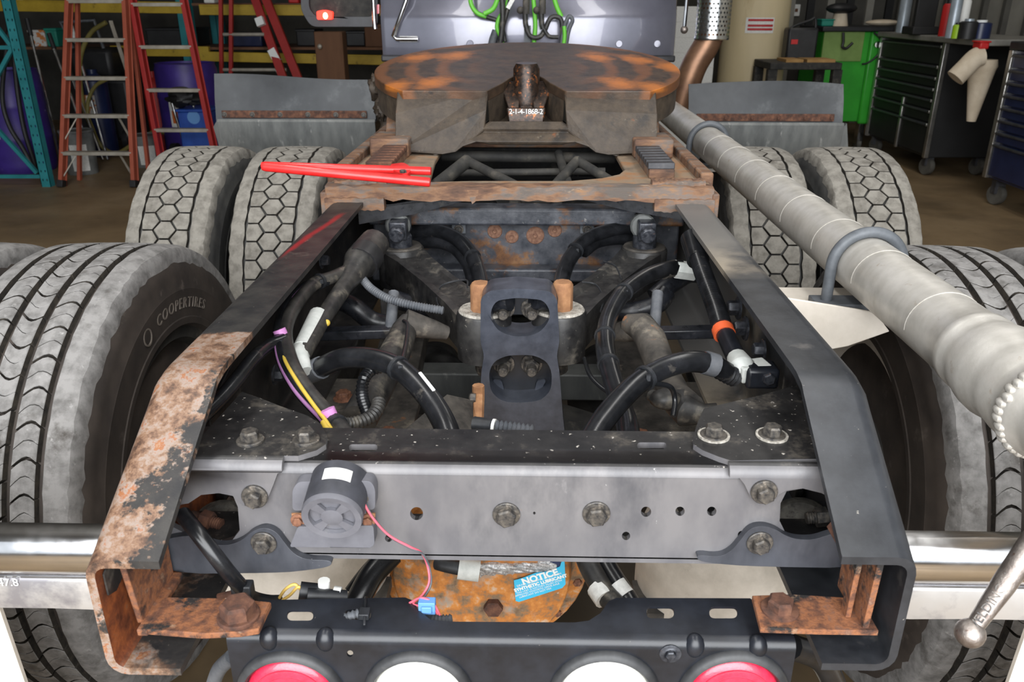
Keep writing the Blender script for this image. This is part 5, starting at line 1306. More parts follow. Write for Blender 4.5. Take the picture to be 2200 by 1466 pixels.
K('hose_dusty', .012, (1130, 60, -.02), (1140, 78, -.02), (1158, 80, -.02), (1170, 66, -.02), (1182, 40, -.02), (1196, 36, -.02), (1206, 44, -.02), (1208, 70, -.02), (1206, 110, -.02))
K('hose_dusty', .010, (1168, 62, -.03), (1180, 78, -.03), (1200, 80, -.03)); K('hose_grey', .010, (1205, 100, -.04), (1212, 60, -.04), (1222, 36, -.04), (1230, 44, -.04), (1222, 66, -.04), (1214, 110, -.04))
K('green_hose', .011, (1144, -20), (1148, 20), (1150, 60), (1145, 110)); K('green_hose', .012, (1186, -20), (1196, 14), (1206, 36)); K('green_hose', .010, (1212, 56, -.05), (1213, 80, -.05), (1208, 115, -.05))
ob('bracket_post', MB().box(*sorted((PY(1126, 90, YK - .05).x, PY(1140, 90, YK - .05).x)), YK - .06, YK - .04, kz0 - .1, PY(1130, 55, YK - .05).z), 'clamp_grey', CB)
wt = PY(1098, 8, YK - .12); ob('white_tag', MB().bar(PY(1091, 18, YK - .12), PY(1104, -6, YK - .12), .028, .02), 'label_paper', CB)

# ---- exhaust stack with perforated guard
YS = 4.0
ex = [PY(u, v, YS) for u, v in ((1462, 232), (1474, 190), (1492, 140), (1520, 92), (1532, 55), (1532, 0), (1532, -100))]
E_ = ob('exhaust_pipe', MB().tube(catmull(ex, 6), .060, 24), 'exhaust_copper', TR); lab(E_, 'heat tinted copper coloured exhaust elbow')
ob('exhaust_clamp', MB().tube(yy((1458, 238, YS), (1462, 228, YS)), .064, 20), 'rust_dark', E_)
sc = PY(1532, 40, YS); zs0 = PY(1532, 84, YS).z
GN = 20; holes_ = []
m = MB(); rg = .078; pz = .036
ang0 = [R_(180 + 180 * i / GN) for i in range(GN + 1)]
ring_r = .006
# curved sheet cut as a grid of cells, each cell with a real hole
cellw = math.pi * rg / 14
for row in range(14):
    za = zs0 + .012 + row * cellw * 1.05
    for col_ in range(14):
        a0 = math.pi + (col_ + (.5 if row % 2 else 0)) * math.pi / 14
        ca_ = a0 + math.pi / 28; zc = za + cellw * .52
        def cp(da, dz): aa = ca_ + da; return sc.x + rg * math.cos(aa), sc.y + rg * math.sin(aa), zc + dz
        hw = math.pi / 28; hh = cellw * .525; N8 = 8
        outer = [cp(hw, 0), cp(hw, hh), cp(0, hh), cp(-hw, hh), cp(-hw, 0), cp(-hw, -hh), cp(0, -hh), cp(hw, -hh)]
        hr = .0052
        inner = [cp(hr / rg * math.cos(k * math.pi / 4), hr * math.sin(k * math.pi / 4)) for k in range(8)]
        m.add(outer + inner, [(k, (k + 1) % 8, 8 + (k + 1) % 8, 8 + k) for k in range(8)])
m.lathe([(rg, 0), (rg + .002, .006), (rg, .014), (rg - .003, .007), (rg, 0)], (sc.x, sc.y, zs0 - .002), (0, 0, 1), 32)
ob('perforated_guard', m, 'perforated', E_, smooth=60)
ob('muffler', MB().tube([V3(sc.x, sc.y, zs0 + .03), V3(sc.x, sc.y, 3)], .062, 24), 'alum_fender', E_)
ob('stay', MB().tube(yy((1478, -20, YS + .1), (1470, 62, YS + .1)), .009, 8), 'chrome', E_); ob('stay_foot', MB().sphere(yy((1470, 64, YS + .1))[0], .018, 10, 8), 'steel', E_)

# ------------------------------------------------------------------ red bars lying across the plate (loose tool)
zt_ = ZP + .012
r1a, r1b = PZ(563, 356, 1.125), PZ(926, 368, 1.118)
r2a, r2b = PZ(564, 358, 1.146), PZ(924, 392, 1.118)
TL = empty('pin_puller', (-.3, 1.85, 1.106), 'bright red two bar steel tool lying across the rusty mounting plate', 'tool')
ob('bar', MB().tube([r1a, r1a + (r1b - r1a) * .02, r1b + (r1a - r1b) * .01, r1b], [.008, .0095, .0095, .0085], 16), 'red_tool', TL)
ob('bar', MB().tube([r2a, r2a + (r2b - r2a) * .02, r2b + (r2a - r2b) * .01, r2b], [.008, .0098, .0098, .009], 16), 'red_tool', TL)
pl = pzl(rounded([(838, 364), (868, 360), (884, 370), (880, 384), (862, 384), (846, 378)], 6), ZP + .028); ob('joining_plate', MB().plate([pl], (0, 0, .012)), 'red_tool', TL, bevel=.002)
bolt(TL, PZ(866, 371, ZP + .040), (0, 0, 1), 'bolt', .008, .006, .0, .0)
# ================================================================== the workshop behind the truck
TEX = 1.0
def G(u, v): return PZ(u, v, 0.0)
MAT('fibreglass_orange', two((152, 72, 50), (170, 86, 62)), 5, .55, layers=[((130, 70, 52), 6, .6, .8)])
MAT('fibreglass_red', two((150, 28, 25), (166, 38, 34)), 5, .5, layers=[((110, 30, 28), 6, .6, .8)])
MAT('ladder_alum', two((150, 144, 132), (176, 170, 158)), 10, .5, .3)
MAT('rack_teal', two((30, 116, 122), (44, 134, 140)), 6, .5, layers=[((24, 60, 66), 20, .64, .72)])
MAT('rack_yellow', two((168, 140, 36), (190, 160, 48)), 6, .55, layers=[((110, 88, 26), 9, .62, .75)])
MAT('drum_purple', two((52, 36, 112), (68, 48, 140)), 4, .45, layers=[((110, 96, 150), 9, .68, .8)])
MAT('plastic_black', two((22, 22, 24), (36, 36, 38)), 12, .5)
MAT('pail_grey', two((90, 92, 92), (120, 122, 120)), 9, .5)
MAT('crate_blue', two((24, 62, 142), (34, 78, 164)), 8, .5)
MAT('hose_olive', two((106, 98, 50), (130, 120, 64)), 8, .55)
MAT('timber', two((92, 62, 42), (112, 78, 54)), 5, .8, vs=(1, 1, .15), layers=[((70, 46, 32), 8, .6, .75)])
MAT('tank_cream', two((188, 172, 134), (208, 192, 156)), 1.6, .6, layers=[((150, 124, 76), 2.2, .58, .72)], vs=(1, 1, .25))
MAT('chest_black', two((20, 20, 21), (27, 27, 28)), 6, .62)
MAT('chest_blue', two((26, 34, 66), (34, 44, 80)), 6, .3)
MAT('trim_alloy', two((160, 158, 152), (190, 188, 184)), 8, .3, .9)
MAT('cart_green', two((44, 150, 40), (54, 168, 48)), 4, .4)
MAT('cart_green_pale', two((112, 140, 70), (130, 158, 86)), 4, .5)
MAT('grey_top', two((112, 110, 104), (134, 132, 126)), 6, .5)
MAT('pale_cloth', two((196, 180, 156), (216, 202, 180)), 8, .8)
MAT('can_grey', two((150, 160, 170), (172, 182, 190)), 10, .4, .4)
MAT('red_plastic', one((190, 34, 34)), rough=.5)
MAT('lime', one((150, 190, 30)), rough=.5)
MAT('teal_box', one((30, 130, 112)), rough=.6)
MAT('board_brown', two((150, 112, 62), (176, 138, 84)), 6, .8)
MAT('label_mix', two((206, 204, 200), (196, 120, 60), .52, .6), 20, .6, detail=1)
MAT('caster_grey', two((70, 68, 64), (96, 94, 88)), 10, .5)
MAT('orange_label', one((200, 104, 40)), rough=.6)
MAT('label_red', one((176, 38, 40)), rough=.6)

# ---- orange stepladder
def ladder(name, label, fl_b, fl_t, fr_b, fr_t, rungs, rail_w, mat, group=None, back=None, dark=False):
    L = empty(name, (fl_b + fr_b) / 2, label, 'ladder', group)
    for a, b in ((fl_b, fl_t), (fr_b, fr_t)):
        ob('rail', MB().bar(a, b, rail_w, .075, up=(0, 1, 0)).bar(a + (b - a) * .0 + V3(0, .03, 0), b + V3(0, .03, 0), rail_w * 1.5, .012, up=(0, 1, 0)), mat, L, bevel=.003)
        ob('rubber_foot', MB().bar(a, a + (b - a).normalized() * .06, rail_w * 1.5, .09, up=(0, 1, 0)), 'plastic_black', L, bevel=.003)
    for t in rungs:
        p = fl_b + (fl_t - fl_b) * t; q = fr_b + (fr_t - fr_b) * t
        ob('rung', MB().bar(p + V3(.0, .0, 0), q, .075, .03), 'ladder_alum', L, bevel=.003)
    return L
bl, brr = G(133, 402), G(300, 398); brr.y = bl.y
tl = PY(150, -60, bl.y + .45); tr = PY(266, -60, bl.y + .45)
zs = [.28 + .303 * k for k in range(6)]
L1 = ladder('stepladder', 'orange stepladder with pale metal treads beside the teal rack', bl, tl, brr, tr, [z / tl.z for z in zs], .034, 'fibreglass_orange')
for k in (0, 1):
    z = zs[k]
    for a, b, c, d in ((bl, tl, brr, tr), (brr, tr, bl, tl)):
        p = a + (b - a) * ((z - .21) / b.z); q0 = a + (b - a) * (z / b.z); q1 = c + (d - c) * (z / d.z); q = q0 + (q1 - q0) * .2
        ob('brace', MB().bar(p, q, .016, .008), 'ladder_alum', L1)
bkl, bkr = bl + V3(.0, .30, 0), brr + V3(.0, .30, 0)
for a, b in ((bkl, tl + V3(.02, .08, 0)), (bkr, tr + V3(-.02, .08, 0))): ob('back_leg', MB().bar(a, b, .028, .04, up=(0, 1, 0)), 'fibreglass_orange', L1)
ob('spreader', MB().bar(PY(238, 45, bl.y + .35), PY(272, 150, bl.y + .6), .03, .012), 'ladder_alum', L1)
# ---- red stepladder behind it
rb_l, rb_r = G(354, 386), G(474, 386); rb_r.y = rb_l.y
y2 = rb_l.y
r_tl, r_tr = PY(278, -30, y2 + .12), PY(388, -30, y2 + .12)
L2 = ladder('stepladder', 'red stepladder standing askew behind the orange one', rb_l, r_tl, rb_r, r_tr, [.27, .48, .70, .91], .038, 'fibreglass_red')
# ---- extension ladder with white bands
a0 = G(700, 330); yC = 8.9
L3 = empty('extension_ladder', V3(PY(600, 200, yC).x, yC, 0), 'red ladder with white bands leaning against the shelving', 'ladder')
for (u0, v0), (u1, v1) in (((535, -40), (652, 290)), ((556, -40), (690, 290))):
    p, q = PY(u0, v0, yC + .1), PY(u1, v1, yC - .2); q = p + (q - p) * (p.z / (p.z - q.z)) if q.z < 0 else q
    ob('rail', MB().bar(q, p, .085, .045, up=(0, 1, 0)), 'fibreglass_red', L3, bevel=.004)
for (u0, v0, u1, v1) in ((556, 38, 562, 55), (583, 106, 597, 132), (601, 148, 608, 165)):
    ob('white_band', MB().bar(PY(u0, v0, yC - .03), PY(u1, v1, yC - .05), .08, .05, up=(0, 1, 0)), 'print_white', L3)
for (u0, u1) in ((474, 474), (497, 492)):
    p, q = PY(u0, -40, yC), PY(u1, 290, yC)
    ob('rail', MB().bar(V3(q.x, yC, 0.02), p, .035, .04, up=(0, 1, 0)), 'fibreglass_red', L3)
for v in (74,): ob('rung', MB().tube([PY(480, v, yC), PY(568, v, yC - .02)], .018, 10), 'ladder_alum', L3)
for v in (-10, 150, 235): ob('rung', MB().tube([PY(480, v, yC), PY(566 + v * .33, v, yC - .02)], .018, 10), 'ladder_alum', L3)

# ---- teal end frame and yellow beams of the shelving
tb = G(117, 402); yT = tb.y
RK = empty('pallet_rack', V3(tb.x - .5, yT, 0), 'teal perforated rack end frame in front of the purple drum', 'rack')
x0 = tb.x - .07
def post(x, y, parent, holes=True, h=2.6):
    w = .08
    m = MB()
    hs = []
    if holes:
        for k in range(34):
            z = .06 + k * .076
            for dx in (-.018, .018): hs.append([V3(x + dx + .006 * math.cos(q), y, z + .012 * math.sin(q)) for q in [R_(60 * i) for i in range(6)]])
    m.plate([[V3(x - w / 2, y, 0), V3(x + w / 2, y, 0), V3(x + w / 2, y, h), V3(x - w / 2, y, h)]] + hs, (0, .004, 0))
    m.box(x - w / 2, x - w / 2 + .004, y, y + .07, 0, h); m.box(x + w / 2 - .004, x + w / 2, y, y + .07, 0, h)
    return ob('upright', m, 'rack_teal', parent, smooth=0)
post(x0, yT, RK); post(x0 - 1.0, yT, RK, False)
def zy(u, v): return PY(u, v, yT + .03)
for a, b in (((28, 102), (-200, 102)), ((100, 379), (-200, 379)), ((80, 372), (-40, 240)), ((28, 102), (-20, 190)), ((24, 98), (-20, 40))):
    ob('brace', MB().bar(zy(*a), zy(*b), .03, .03), 'rack_teal', RK)
yBm = 9.3
R2 = empty('pallet_rack', V3(-2.6, yBm, 0), 'dark shelving with yellow beams along the back wall', 'rack')
def beam(u0, v0, u1, v1, hpx=20):
    p, q = PY(u0, v0, yBm), PY(u1, v1, yBm); hh = hpx * 8.7 / FPX
    ob('beam', MB().bar(p, q, .05, hh).bar(p + V3(0, .01, hh * .5), q + V3(0, .01, hh * .5), .07, .02), 'rack_yellow', R2, bevel=.004)
beam(-60, 12, 408, 18, 21); beam(430, 22, 830, 24, 19); beam(240, 110, 450, 112, 19); beam(430, 122, 860, 131, 18)
for u in (418, 432, 860): 
    p = PY(u, 200, yBm + .05); post(p.x, yBm - .02, R2, False, 2.4); post(p.x, yBm + .9, R2, False, 2.4)
for zz in (PY(450, 105, yBm).z, PY(330, 10, yBm).z):
    ob('shelf_board', MB().box(-6.5, PY(860, 100, yBm).x, yBm + .03, yBm + .95, zz - .01, zz + .015), 'timber', R2)

# ---- drums
def drum_(base, r, h, label, lbl=True):
    D = empty('drum', base, label, 'drum', 'purple plastic drums')
    ob('barrel', MB().lathe([(0, 0), (r * .92, 0), (r * .97, .03), (r, .08), (r, h * .32), (r * 1.02, h * .34), (r, h * .36), (r, h * .64), (r * 1.02, h * .66), (r, h * .68), (r, h - .06), (r * .95, h - .02), (r * .96, h), (r * .9, h), (r * .9, h - .02), (0, h - .02)], base, (0, 0, 1), 40), 'drum_purple', D)
    if lbl:
        m = MB(); A = []; n = 8
        for z in (h * .36, h * .62): A += [base + V3((r + .003) * math.sin(a), -(r + .003) * math.cos(a), z) for a in [lbl[0] + (lbl[1] - lbl[0]) * k / n for k in range(n + 1)]]
        m.add(A, [(i, i + 1, n + 2 + i, n + 1 + i) for i in range(n)]); ob('paper_label', m, 'label_paper', D)
        m = MB(); A = []
        w = (lbl[1] - lbl[0])
        for z in (h * .40, h * .53): A += [base + V3((r + .005) * math.sin(a), -(r + .005) * math.cos(a), z) for a in [lbl[0] + w * .1 + w * .6 * k / n for k in range(n + 1)]]
        m.add(A, [(i, i + 1, n + 2 + i, n + 1 + i) for i in range(n)]); ob('label_print', m, 'label_red' if lbl[0] < -.5 else 'orange_label', D)
    return D
d1 = G(40, 392); d1.y = 7.75; d1.x = PY(40, 300, 7.75).x
drum_(d1, .29, .92, 'purple drum with a torn white label behind the teal frame', (-.75, .05))
d2 = V3(PY(412, 240, 8.55).x, 8.55, 0); drum_(d2, .30, .93, 'purple drum with orange label behind the chrome hand truck', (-.35, .45))
# hoses looped in front of drum
TH = tag(ob('rubber_hose', MB().tube(catmull([PY(u, v, 7.35) for u, v in ((30, -10), (12, 120), (5, 210), (20, 270), (50, 320), (78, 372))] ), .02, 8), 'plastic_black'), 'black rubber hose hanging across the purple drum', 'hose')
TH = tag(ob('rubber_hose', MB().tube(catmull([PY(u, v, 7.5) for u, v in ((30, 120), (38, 200), (52, 280), (74, 350), (84, 392))]), .02, 8), 'plastic_black'), 'black rubber hose running down beside the teal post', 'hose')
HO = tag(ob('air_hose', MB().tube(catmull([PY(u, v, 8.4) for u, v in ((228, 48), (196, 70), (175, 115), (172, 170), (180, 230), (196, 270), (215, 310), (250, 330), (300, 300), (340, 282), (375, 300), (390, 318))]), .022, 10), 'hose_olive'), 'olive air hose coiled behind the orange stepladder', 'hose')
HO2 = tag(ob('air_hose', MB().tube(catmull([PY(u, v, 8.3) for u, v in ((230, 170), (205, 185), (190, 215), (188, 245))]), .018, 8), 'hose_olive'), 'short end of olive hose behind the third tread', 'hose')
# pails, jugs, boxes on the floor behind the ladders
def pail(u, v, y, r, h, mat, label, lid=True):
    b = V3(PY(u, v, y).x, y, 0); P = empty('pail', b, label, 'bucket', 'buckets behind the ladders')
    ob('body', MB().lathe([(0, 0), (r * .88, 0), (r * .9, .02), (r, h * .95), (r * 1.05, h * .96), (r * 1.05, h), (r * .95, h), (r * .95, h * .97), (0, h * .97)], b, (0, 0, 1), 28), mat, P)
    ob('paper_label', MB().add([b + V3((r * (.9 + .1 * z / h) + .003) * math.sin(a), -(r * (.9 + .1 * z / h) + .003) * math.cos(a), z) for z in (h * .1, h * .7) for a in [R_(-5 + 12 * k) for k in range(6)]], [(i, i + 1, 7 + i, 6 + i) for i in range(5)]), 'label_paper', P)
    return P
pail(176, 350, 7.6, .145, .40, 'pail_grey', 'grey pail with white label under the orange stepladder')
pail(318, 340, 8.0, .15, .30, 'pail_grey', 'grey pail half hidden by the front tire')
JG = empty('jug', V3(PY(215, 250, 8.6).x, 8.6, .45), 'dark jug with a white and orange label behind the stepladder', 'jug')
p = V3(PY(215, 250, 8.6).x, 8.6, 0)
ob('body', MB().lathe([(0, 0), (.13, 0), (.13, .75), (.05, .82), (.05, .86), (0, .86)], p, (0, 0, 1), 20), 'chest_blue', JG); ob('paper_label', MB().box(p.x - .07, p.x + .05, 8.46, 8.47, .40, .62), 'label_mix', JG)
# hand truck with chrome hoop and blue crate
HT = empty('hand_truck', V3(PY(390, 260, 7.9).x, 7.9, 0), 'hand truck with chrome hoop handle carrying a blue crate', 'hand truck')
hp_ = catmull([PY(u, v, 7.9) for u, v in ((378, 250), (368, 215), (364, 200), (372, 191), (398, 190), (408, 198), (412, 215), (420, 245))], 6)
hp_ = [V3(hp_[0].x + .05, 7.95, .05)] + hp_ + [V3(hp_[-1].x + .03, 7.95, .05)]
ob('frame', MB().tube(hp_, .015, 10), 'chrome', HT)
for dx in (-.12, .16):
    ob('wheel', MB().lathe([(.0, -.025), (.11, -.025), (.11, .025), (0, .025)], V3(PY(395, 300, 7.95).x + dx, 8.0, .11), (1, 0, 0), 20), 'plastic_black', HT)
CRT = empty('crate', V3(PY(425, 280, 7.85).x, 7.85, .02), 'blue plastic crate beside the hand truck', 'crate')
c = V3(PY(428, 270, 7.8).x, 7.8, 0); m = MB().box(c.x - .15, c.x + .15, 7.7, 8.0, .02, PY(428, 238, 7.8).z); ob('body', m, 'crate_blue', CRT, bevel=.01)
ob('crate_lid', MB().box(c.x - .16, c.x + .16, 7.68, 8.02, PY(428, 238, 7.8).z, PY(428, 232, 7.8).z), 'crate_blue', CRT, bevel=.006); ob('crate_mark', MB().lathe([(0, .004), (.06, .004), (.06, 0)], V3(c.x, 7.7, .5), (0, -1, 0), 18), 'connector_blue', CRT)
RC = tag(ob('gas_cylinder', MB().lathe([(0, 0), (.11, 0), (.11, .62), (.08, .72), (.03, .76), (.03, .82), (0, .82)], V3(PY(338, 230, 8.9).x, 8.9, 0), (0, 0, 1), 24), 'fibreglass_red'), 'small red gas cylinder standing behind the ladders', 'cylinder')
BG = tag(ob('tool_bag', lump(V3(PY(402, 256, 7.75).x, 7.75, .6), .15, (1.1, .7, .5), 3), 'plastic_black'), 'black bag lying on top of the blue crate', 'bag')
BG.location.z = PY(428, 232, 7.8).z
# chrome jack handles leaning behind the ladder
for i, (a, b, lb) in enumerate((((58, 40), (72, 96), 'thin chrome bar leaning nearest the teal post'), ((105, 72), (132, 118), 'chrome bar leaning just before the orange stepladder'), ((152, 55), (172, 108), 'chrome bar with pale head leaning behind the first treads'), ((148, 148), (170, 185), 'chrome bar leaning behind the middle treads'))):
    p, q = PY(a[0], a[1], 8.5), PY(b[0], b[1], 8.35); q2 = p + (q - p) * (p.z / max(.05, (p.z - q.z)))
    q2 = V3(p.x + (q.x - p.x) * 2.2, 8.2, 0.02)
    J = empty('jack_handle', q2, lb, 'bar'); ob('rod', MB().tube([p, q2], .014, 8), 'chrome', J); ob('grip', MB().tube([p, p + (q2 - p) * .12], .022, 8), 'sleeve_white' if i == 2 else 'plastic_black', J)
# dark machines and boxes that fill the shelves
rnd = random.Random(21)
def box_thing(u0, v0, u1, v1, y, d, mat, name, label, cat, lidmat=None, strap=False, group=None, zb=None):
    p, q = PY(u0, v1, y), PY(u1, v0, y)
    if zb is not None: q.z += zb - p.z; p.z = zb
    b = V3((p.x + q.x) / 2, y + d / 2, p.z)
    B = empty(name, b, label, cat, group)
    ob('body', MB().box(p.x, q.x, y, y + d, p.z, q.z), mat, B, bevel=.012)
    hgt = q.z - p.z
    ob('lid', MB().box(p.x - .008, q.x + .008, y - .008, y + d + .008, q.z - hgt * .12, q.z + .006), lidmat or mat, B, bevel=.006)
    return B
ZS1 = PY(450, 105, yBm).z + .015; ZS2 = PY(330, 10, yBm).z + .015
box_thing(318, 62, 412, 101, yBm + .15, .5, 'plastic_black', 'tool_case', 'black tool case on the shelf behind the red stepladder', 'case', zb=ZS1)
box_thing(496, 84, 562, 112, yBm + .2, .4, 'chest_blue', 'machine_case', 'dark blue case on the shelf behind the white banded ladder', 'case', zb=ZS1)
box_thing(520, 40, 560, 66, yBm + .63, .25, 'label_mix', 'carton', 'pale carton with red print at the back of the shelf', 'box', zb=ZS1)
box_thing(640, 82, 676, 117, yBm + .3, .4, 'plastic_black', 'tool_case', 'black case on the shelf beside the timber post', 'case', zb=ZS1)
box_thing(746, 88, 784, 119, yBm + .3, .4, 'plastic_black', 'tool_case', 'black case on the shelf beyond the timber post', 'case', zb=ZS1)
box_thing(786, 70, 822, 118, yBm + .1, .3, 'timber', 'carton', 'brown carton on the shelf next to the cab', 'box', zb=ZS1)
box_thing(620, -12, 640, 10, yBm + .06, .2, 'red_plastic', 'parts_bin', 'red parts bin on the upper yellow beam', 'box', zb=ZS2)
box_thing(438, -14, 458, 8, yBm + .05, .2, 'label_paper', 'carton', 'white carton on the upper beam', 'box', zb=ZS2)
box_thing(300, -16, 390, 6, yBm + .2, .3, 'plastic_black', 'tool_case', 'black case on the upper beam above the red stepladder', 'case', zb=ZS2)
box_thing(-10, -10, 14, 10, yBm + .1, .3, 'label_paper', 'carton', 'white carton on the upper beam by the teal post', 'box', zb=ZS2)
box_thing(78, 118, 104, 152, yBm + .1, .25, 'label_mix', 'carton', 'carton with orange band on the shelf behind the teal post', 'box', zb=ZS1)
box_thing(110, 100, 126, 138, yBm + .1, .25, 'teal_box', 'parts_bin', 'green bin behind the orange stepladder', 'box', zb=ZS1)
M1 = empty('floor_machine', V3(PY(235, 250, 9.0).x, 9.0, 0), 'black floor machine standing behind the orange stepladder', 'machine')
c = M1.location.copy()
ob('body', MB().box(c.x - .35, c.x + .35, 8.8, 9.3, .12, .75), 'plastic_black', M1, bevel=.04); ob('hood', MB().box(c.x - .25, c.x + .2, 8.85, 9.25, .75, 1.05), 'plastic_black', M1, bevel=.05); ob('handle', MB().tube([c + V3(-.2, -.1, 1.05), c + V3(-.25, -.15, 1.3), c + V3(.1, -.15, 1.32), c + V3(.12, -.1, 1.05)], .018, 8), 'hose_grey', M1)
for dx in (-.25, .25): ob('wheel', MB().lathe([(0, -.03), (.12, -.03), (.12, .03), (0, .03)], c + V3(dx, -.15, .12), (1, 0, 0), 20), 'plastic_black', M1)
# timber post
tp = PY(712, 170, 7.6); TP = empty('timber_post', V3(tp.x, 7.7, 0), 'brown timber post standing before the yellow beams', 'post')
a, b = PY(678, 120, 7.6).x, PY(738, 120, 7.6).x; zt2 = PY(700, 68, 7.6).z
ob('beam', MB().box(a, b, 7.6, 7.78, 0, zt2), 'timber', TP, bevel=.008); ob('hook', MB().sphere(PY(687, 100, 7.58), .022, 8, 6), 'ladder_alum', TP)

# ================================================================== right side of the workshop
# cream tank
tc = V3(PY(1612, 150, 8.6).x, 8.6, 0); rt_ = (PY(1682, 150, 8.6).x - PY(1545, 150, 8.6).x) / 2
TK = empty('storage_tank', tc, 'tall cream steel tank with faded red placard', 'tank')
ob('shell', MB().lathe([(0, 0), (rt_, 0), (rt_, 3.0), (rt_ * .8, 3.25), (0, 3.35)], tc, (0, 0, 1), 48), 'tank_cream', TK)
m = MB(); A = [tc + V3((rt_ + .004) * math.sin(a), -(rt_ + .004) * math.cos(a), z) for z in (PY(1600, 72, 8.2).z, PY(1600, 38, 8.2).z) for a in [R_(-30 + 6 * k) for k in range(9)]]
m.add(A, [(i, i + 1, 10 + i, 9 + i) for i in range(8)]); ob('placard', m, 'label_paper', TK)
for v in (46, 58, 66):
    z = PY(1600, v, 8.2).z; m = MB(); A = [tc + V3((rt_ + .007) * math.sin(a), -(rt_ + .007) * math.cos(a), z + dz) for dz in (0, .02) for a in [R_(-26 + 6 * k) for k in range(8)]]
    m.add(A, [(i, i + 1, 9 + i, 8 + i) for i in range(7)]); ob('placard_line', m, 'label_red', TK)
CT = empty('carton_stack', V3(PY(1470, 120, 8.0).x, 8.0, 0), 'pale stacked board panels between cab and tank', 'panels')
for k in range(11):
    z = k * .132; x = PY(1474, 120, 8.0).x; ob('panel', MB().box(x - .26, x + .26, 8.0, 8.4, z, z + .132), 'label_paper', CT, bevel=.003)
# dark stand with boards
sx = PY(1738, 150, 7.7).x
ST = empty('work_stand', V3(sx, 7.9, 0), 'low dark work stand with boards on its top', 'table')
z = PY(1740, 135, 7.65).z
ob('top', MB().box(PY(1655, 140, 7.65).x, PY(1810, 140, 7.65).x, 7.65, 8.22, z - .06, z), 'underbody', ST, bevel=.008)
for u in (1662, 1802):
    for y in (7.70, 8.16): ob('leg', MB().box(PY(u, 150, 7.65).x - .04, PY(u, 150, 7.65).x + .04, y - .04, y + .04, 0, z - .06), 'underbody', ST)
for k, (u0, u1) in enumerate(((1685, 1722), (1730, 1790))):
    tag(ob('board', MB().box(PY(u0, 135, 7.75).x, PY(u1, 135, 7.75).x, 7.70, 8.0, z, z + .025), 'board_brown'), ('short' if k == 0 else 'long') + ' tan board lying on the dark work stand', 'board', 'boards on the work stand')
WD = empty('welder', V3(PY(1720, 110, 8.1).x, 8.1, z), 'black welding machine on the work stand', 'machine'); ob('body', MB().box(PY(1690, 100, 8.04).x, PY(1755, 100, 8.04).x, 8.03, 8.2, z, z + .28), 'plastic_black', WD, bevel=.02); ob('red_panel', MB().box(PY(1698, 100, 8.03).x, PY(1712, 100, 8.03).x, 8.02, 8.04, z + .14, z + .18), 'red_plastic', WD); ob('handle', MB().tube(catmull([PY(u, v, 8.1) for u, v in ((1690, 85), (1700, 60), (1740, 44), (1752, 40), (1752, 75))]), .012, 8), 'plastic_black', WD)
ML = empty('wall_outlet', V3(4.6, 11.35, 1.5), 'pale outlet box on the back wall beside the tank', 'outlet'); p = PY(1710, 22, 11.38); ob('plate', MB().box(p.x - .05, p.x + .05, 11.37, 11.4, p.z - .07, p.z + .07), 'label_paper', ML, bevel=.005); ob('socket', MB().box(p.x - .015, p.x + .02, 11.36, 11.372, p.z - .02, p.z + .02), 'timber', ML)
wb = bpy.data.objects['wall_back']
for k in range(9):
    u = 1690 + 42 * k; x = PY(u, 20, 11.4).x
    ob('rib', MB().box(x, x + .09, 11.35, 11.4, 0, 4.5), 'wall_panel' if k % 2 == 0 else 'chest_black', wb)
# green cart
gy = 9.12; gx0, gx1 = PY(1758, 170, gy).x, PY(1868, 170, gy).x
GC = empty('green_cabinet', V3((gx0 + gx1) / 2, gy + .3, 0), 'green steel cabinet with dark top next to the black tool chest', 'cabinet')
gz1, gz0 = PY(1800, 68, gy).z, PY(1830, 262, gy).z
ob('front_panel', MB().box(gx0, gx1 - .12, gy, gy + .02, PY(1800, 132, gy).z, gz1), 'cart_green_pale', GC, bevel=.004)
ob('body', MB().box(gx0, gx1 + .12, gy + .02, gy + .7, gz0, gz1), 'cart_green', GC, bevel=.01)
ob('corner_post', MB().box(gx1 - .06, gx1 + .13, gy - .03, gy + .03, gz0 - .02, gz1), 'cart_green', GC, bevel=.02)
ob('top', MB().box(gx0 - .04, gx1 + .16, gy - .05, gy + .75, gz1, gz1 + .05), 'plastic_black', GC, bevel=.01)
ob('lock_knob', MB().lathe([(0, .03), (.03, .03), (.04, 0)], PY(1884, 96, gy - .03), (0, -1, 0), 16), 'chrome', GC)
ob('cable', MB().tube(catmull([PY(u, v, gy - .08) for u, v in ((1878, 70), (1892, 85), (1890, 110), (1878, 126), (1862, 136), (1852, 138))]), .01, 8), 'plastic_black', GC); ob('hanging_plug', MB().tube(catmull([PY(u, v, gy - .06) for u, v in ((1812, 70), (1812, 90), (1810, 100), (1818, 104), (1832, 92))]), .014, 8), 'plastic_black', GC)
for dx in (0.05, gx1 - gx0): ob('caster', MB().lathe([(0, -.02), (.06, -.02), (.06, .02), (0, .02)], V3(gx0 + dx, gy + .05, .06), (1, 0, 0), 18), 'caster_grey', GC)
for dx in (.05, gx1 - gx0): ob('caster_fork', MB().box(gx0 + dx - .03, gx0 + dx + .03, gy, gy + .1, .06, gz0 + .01), 'chrome', GC)
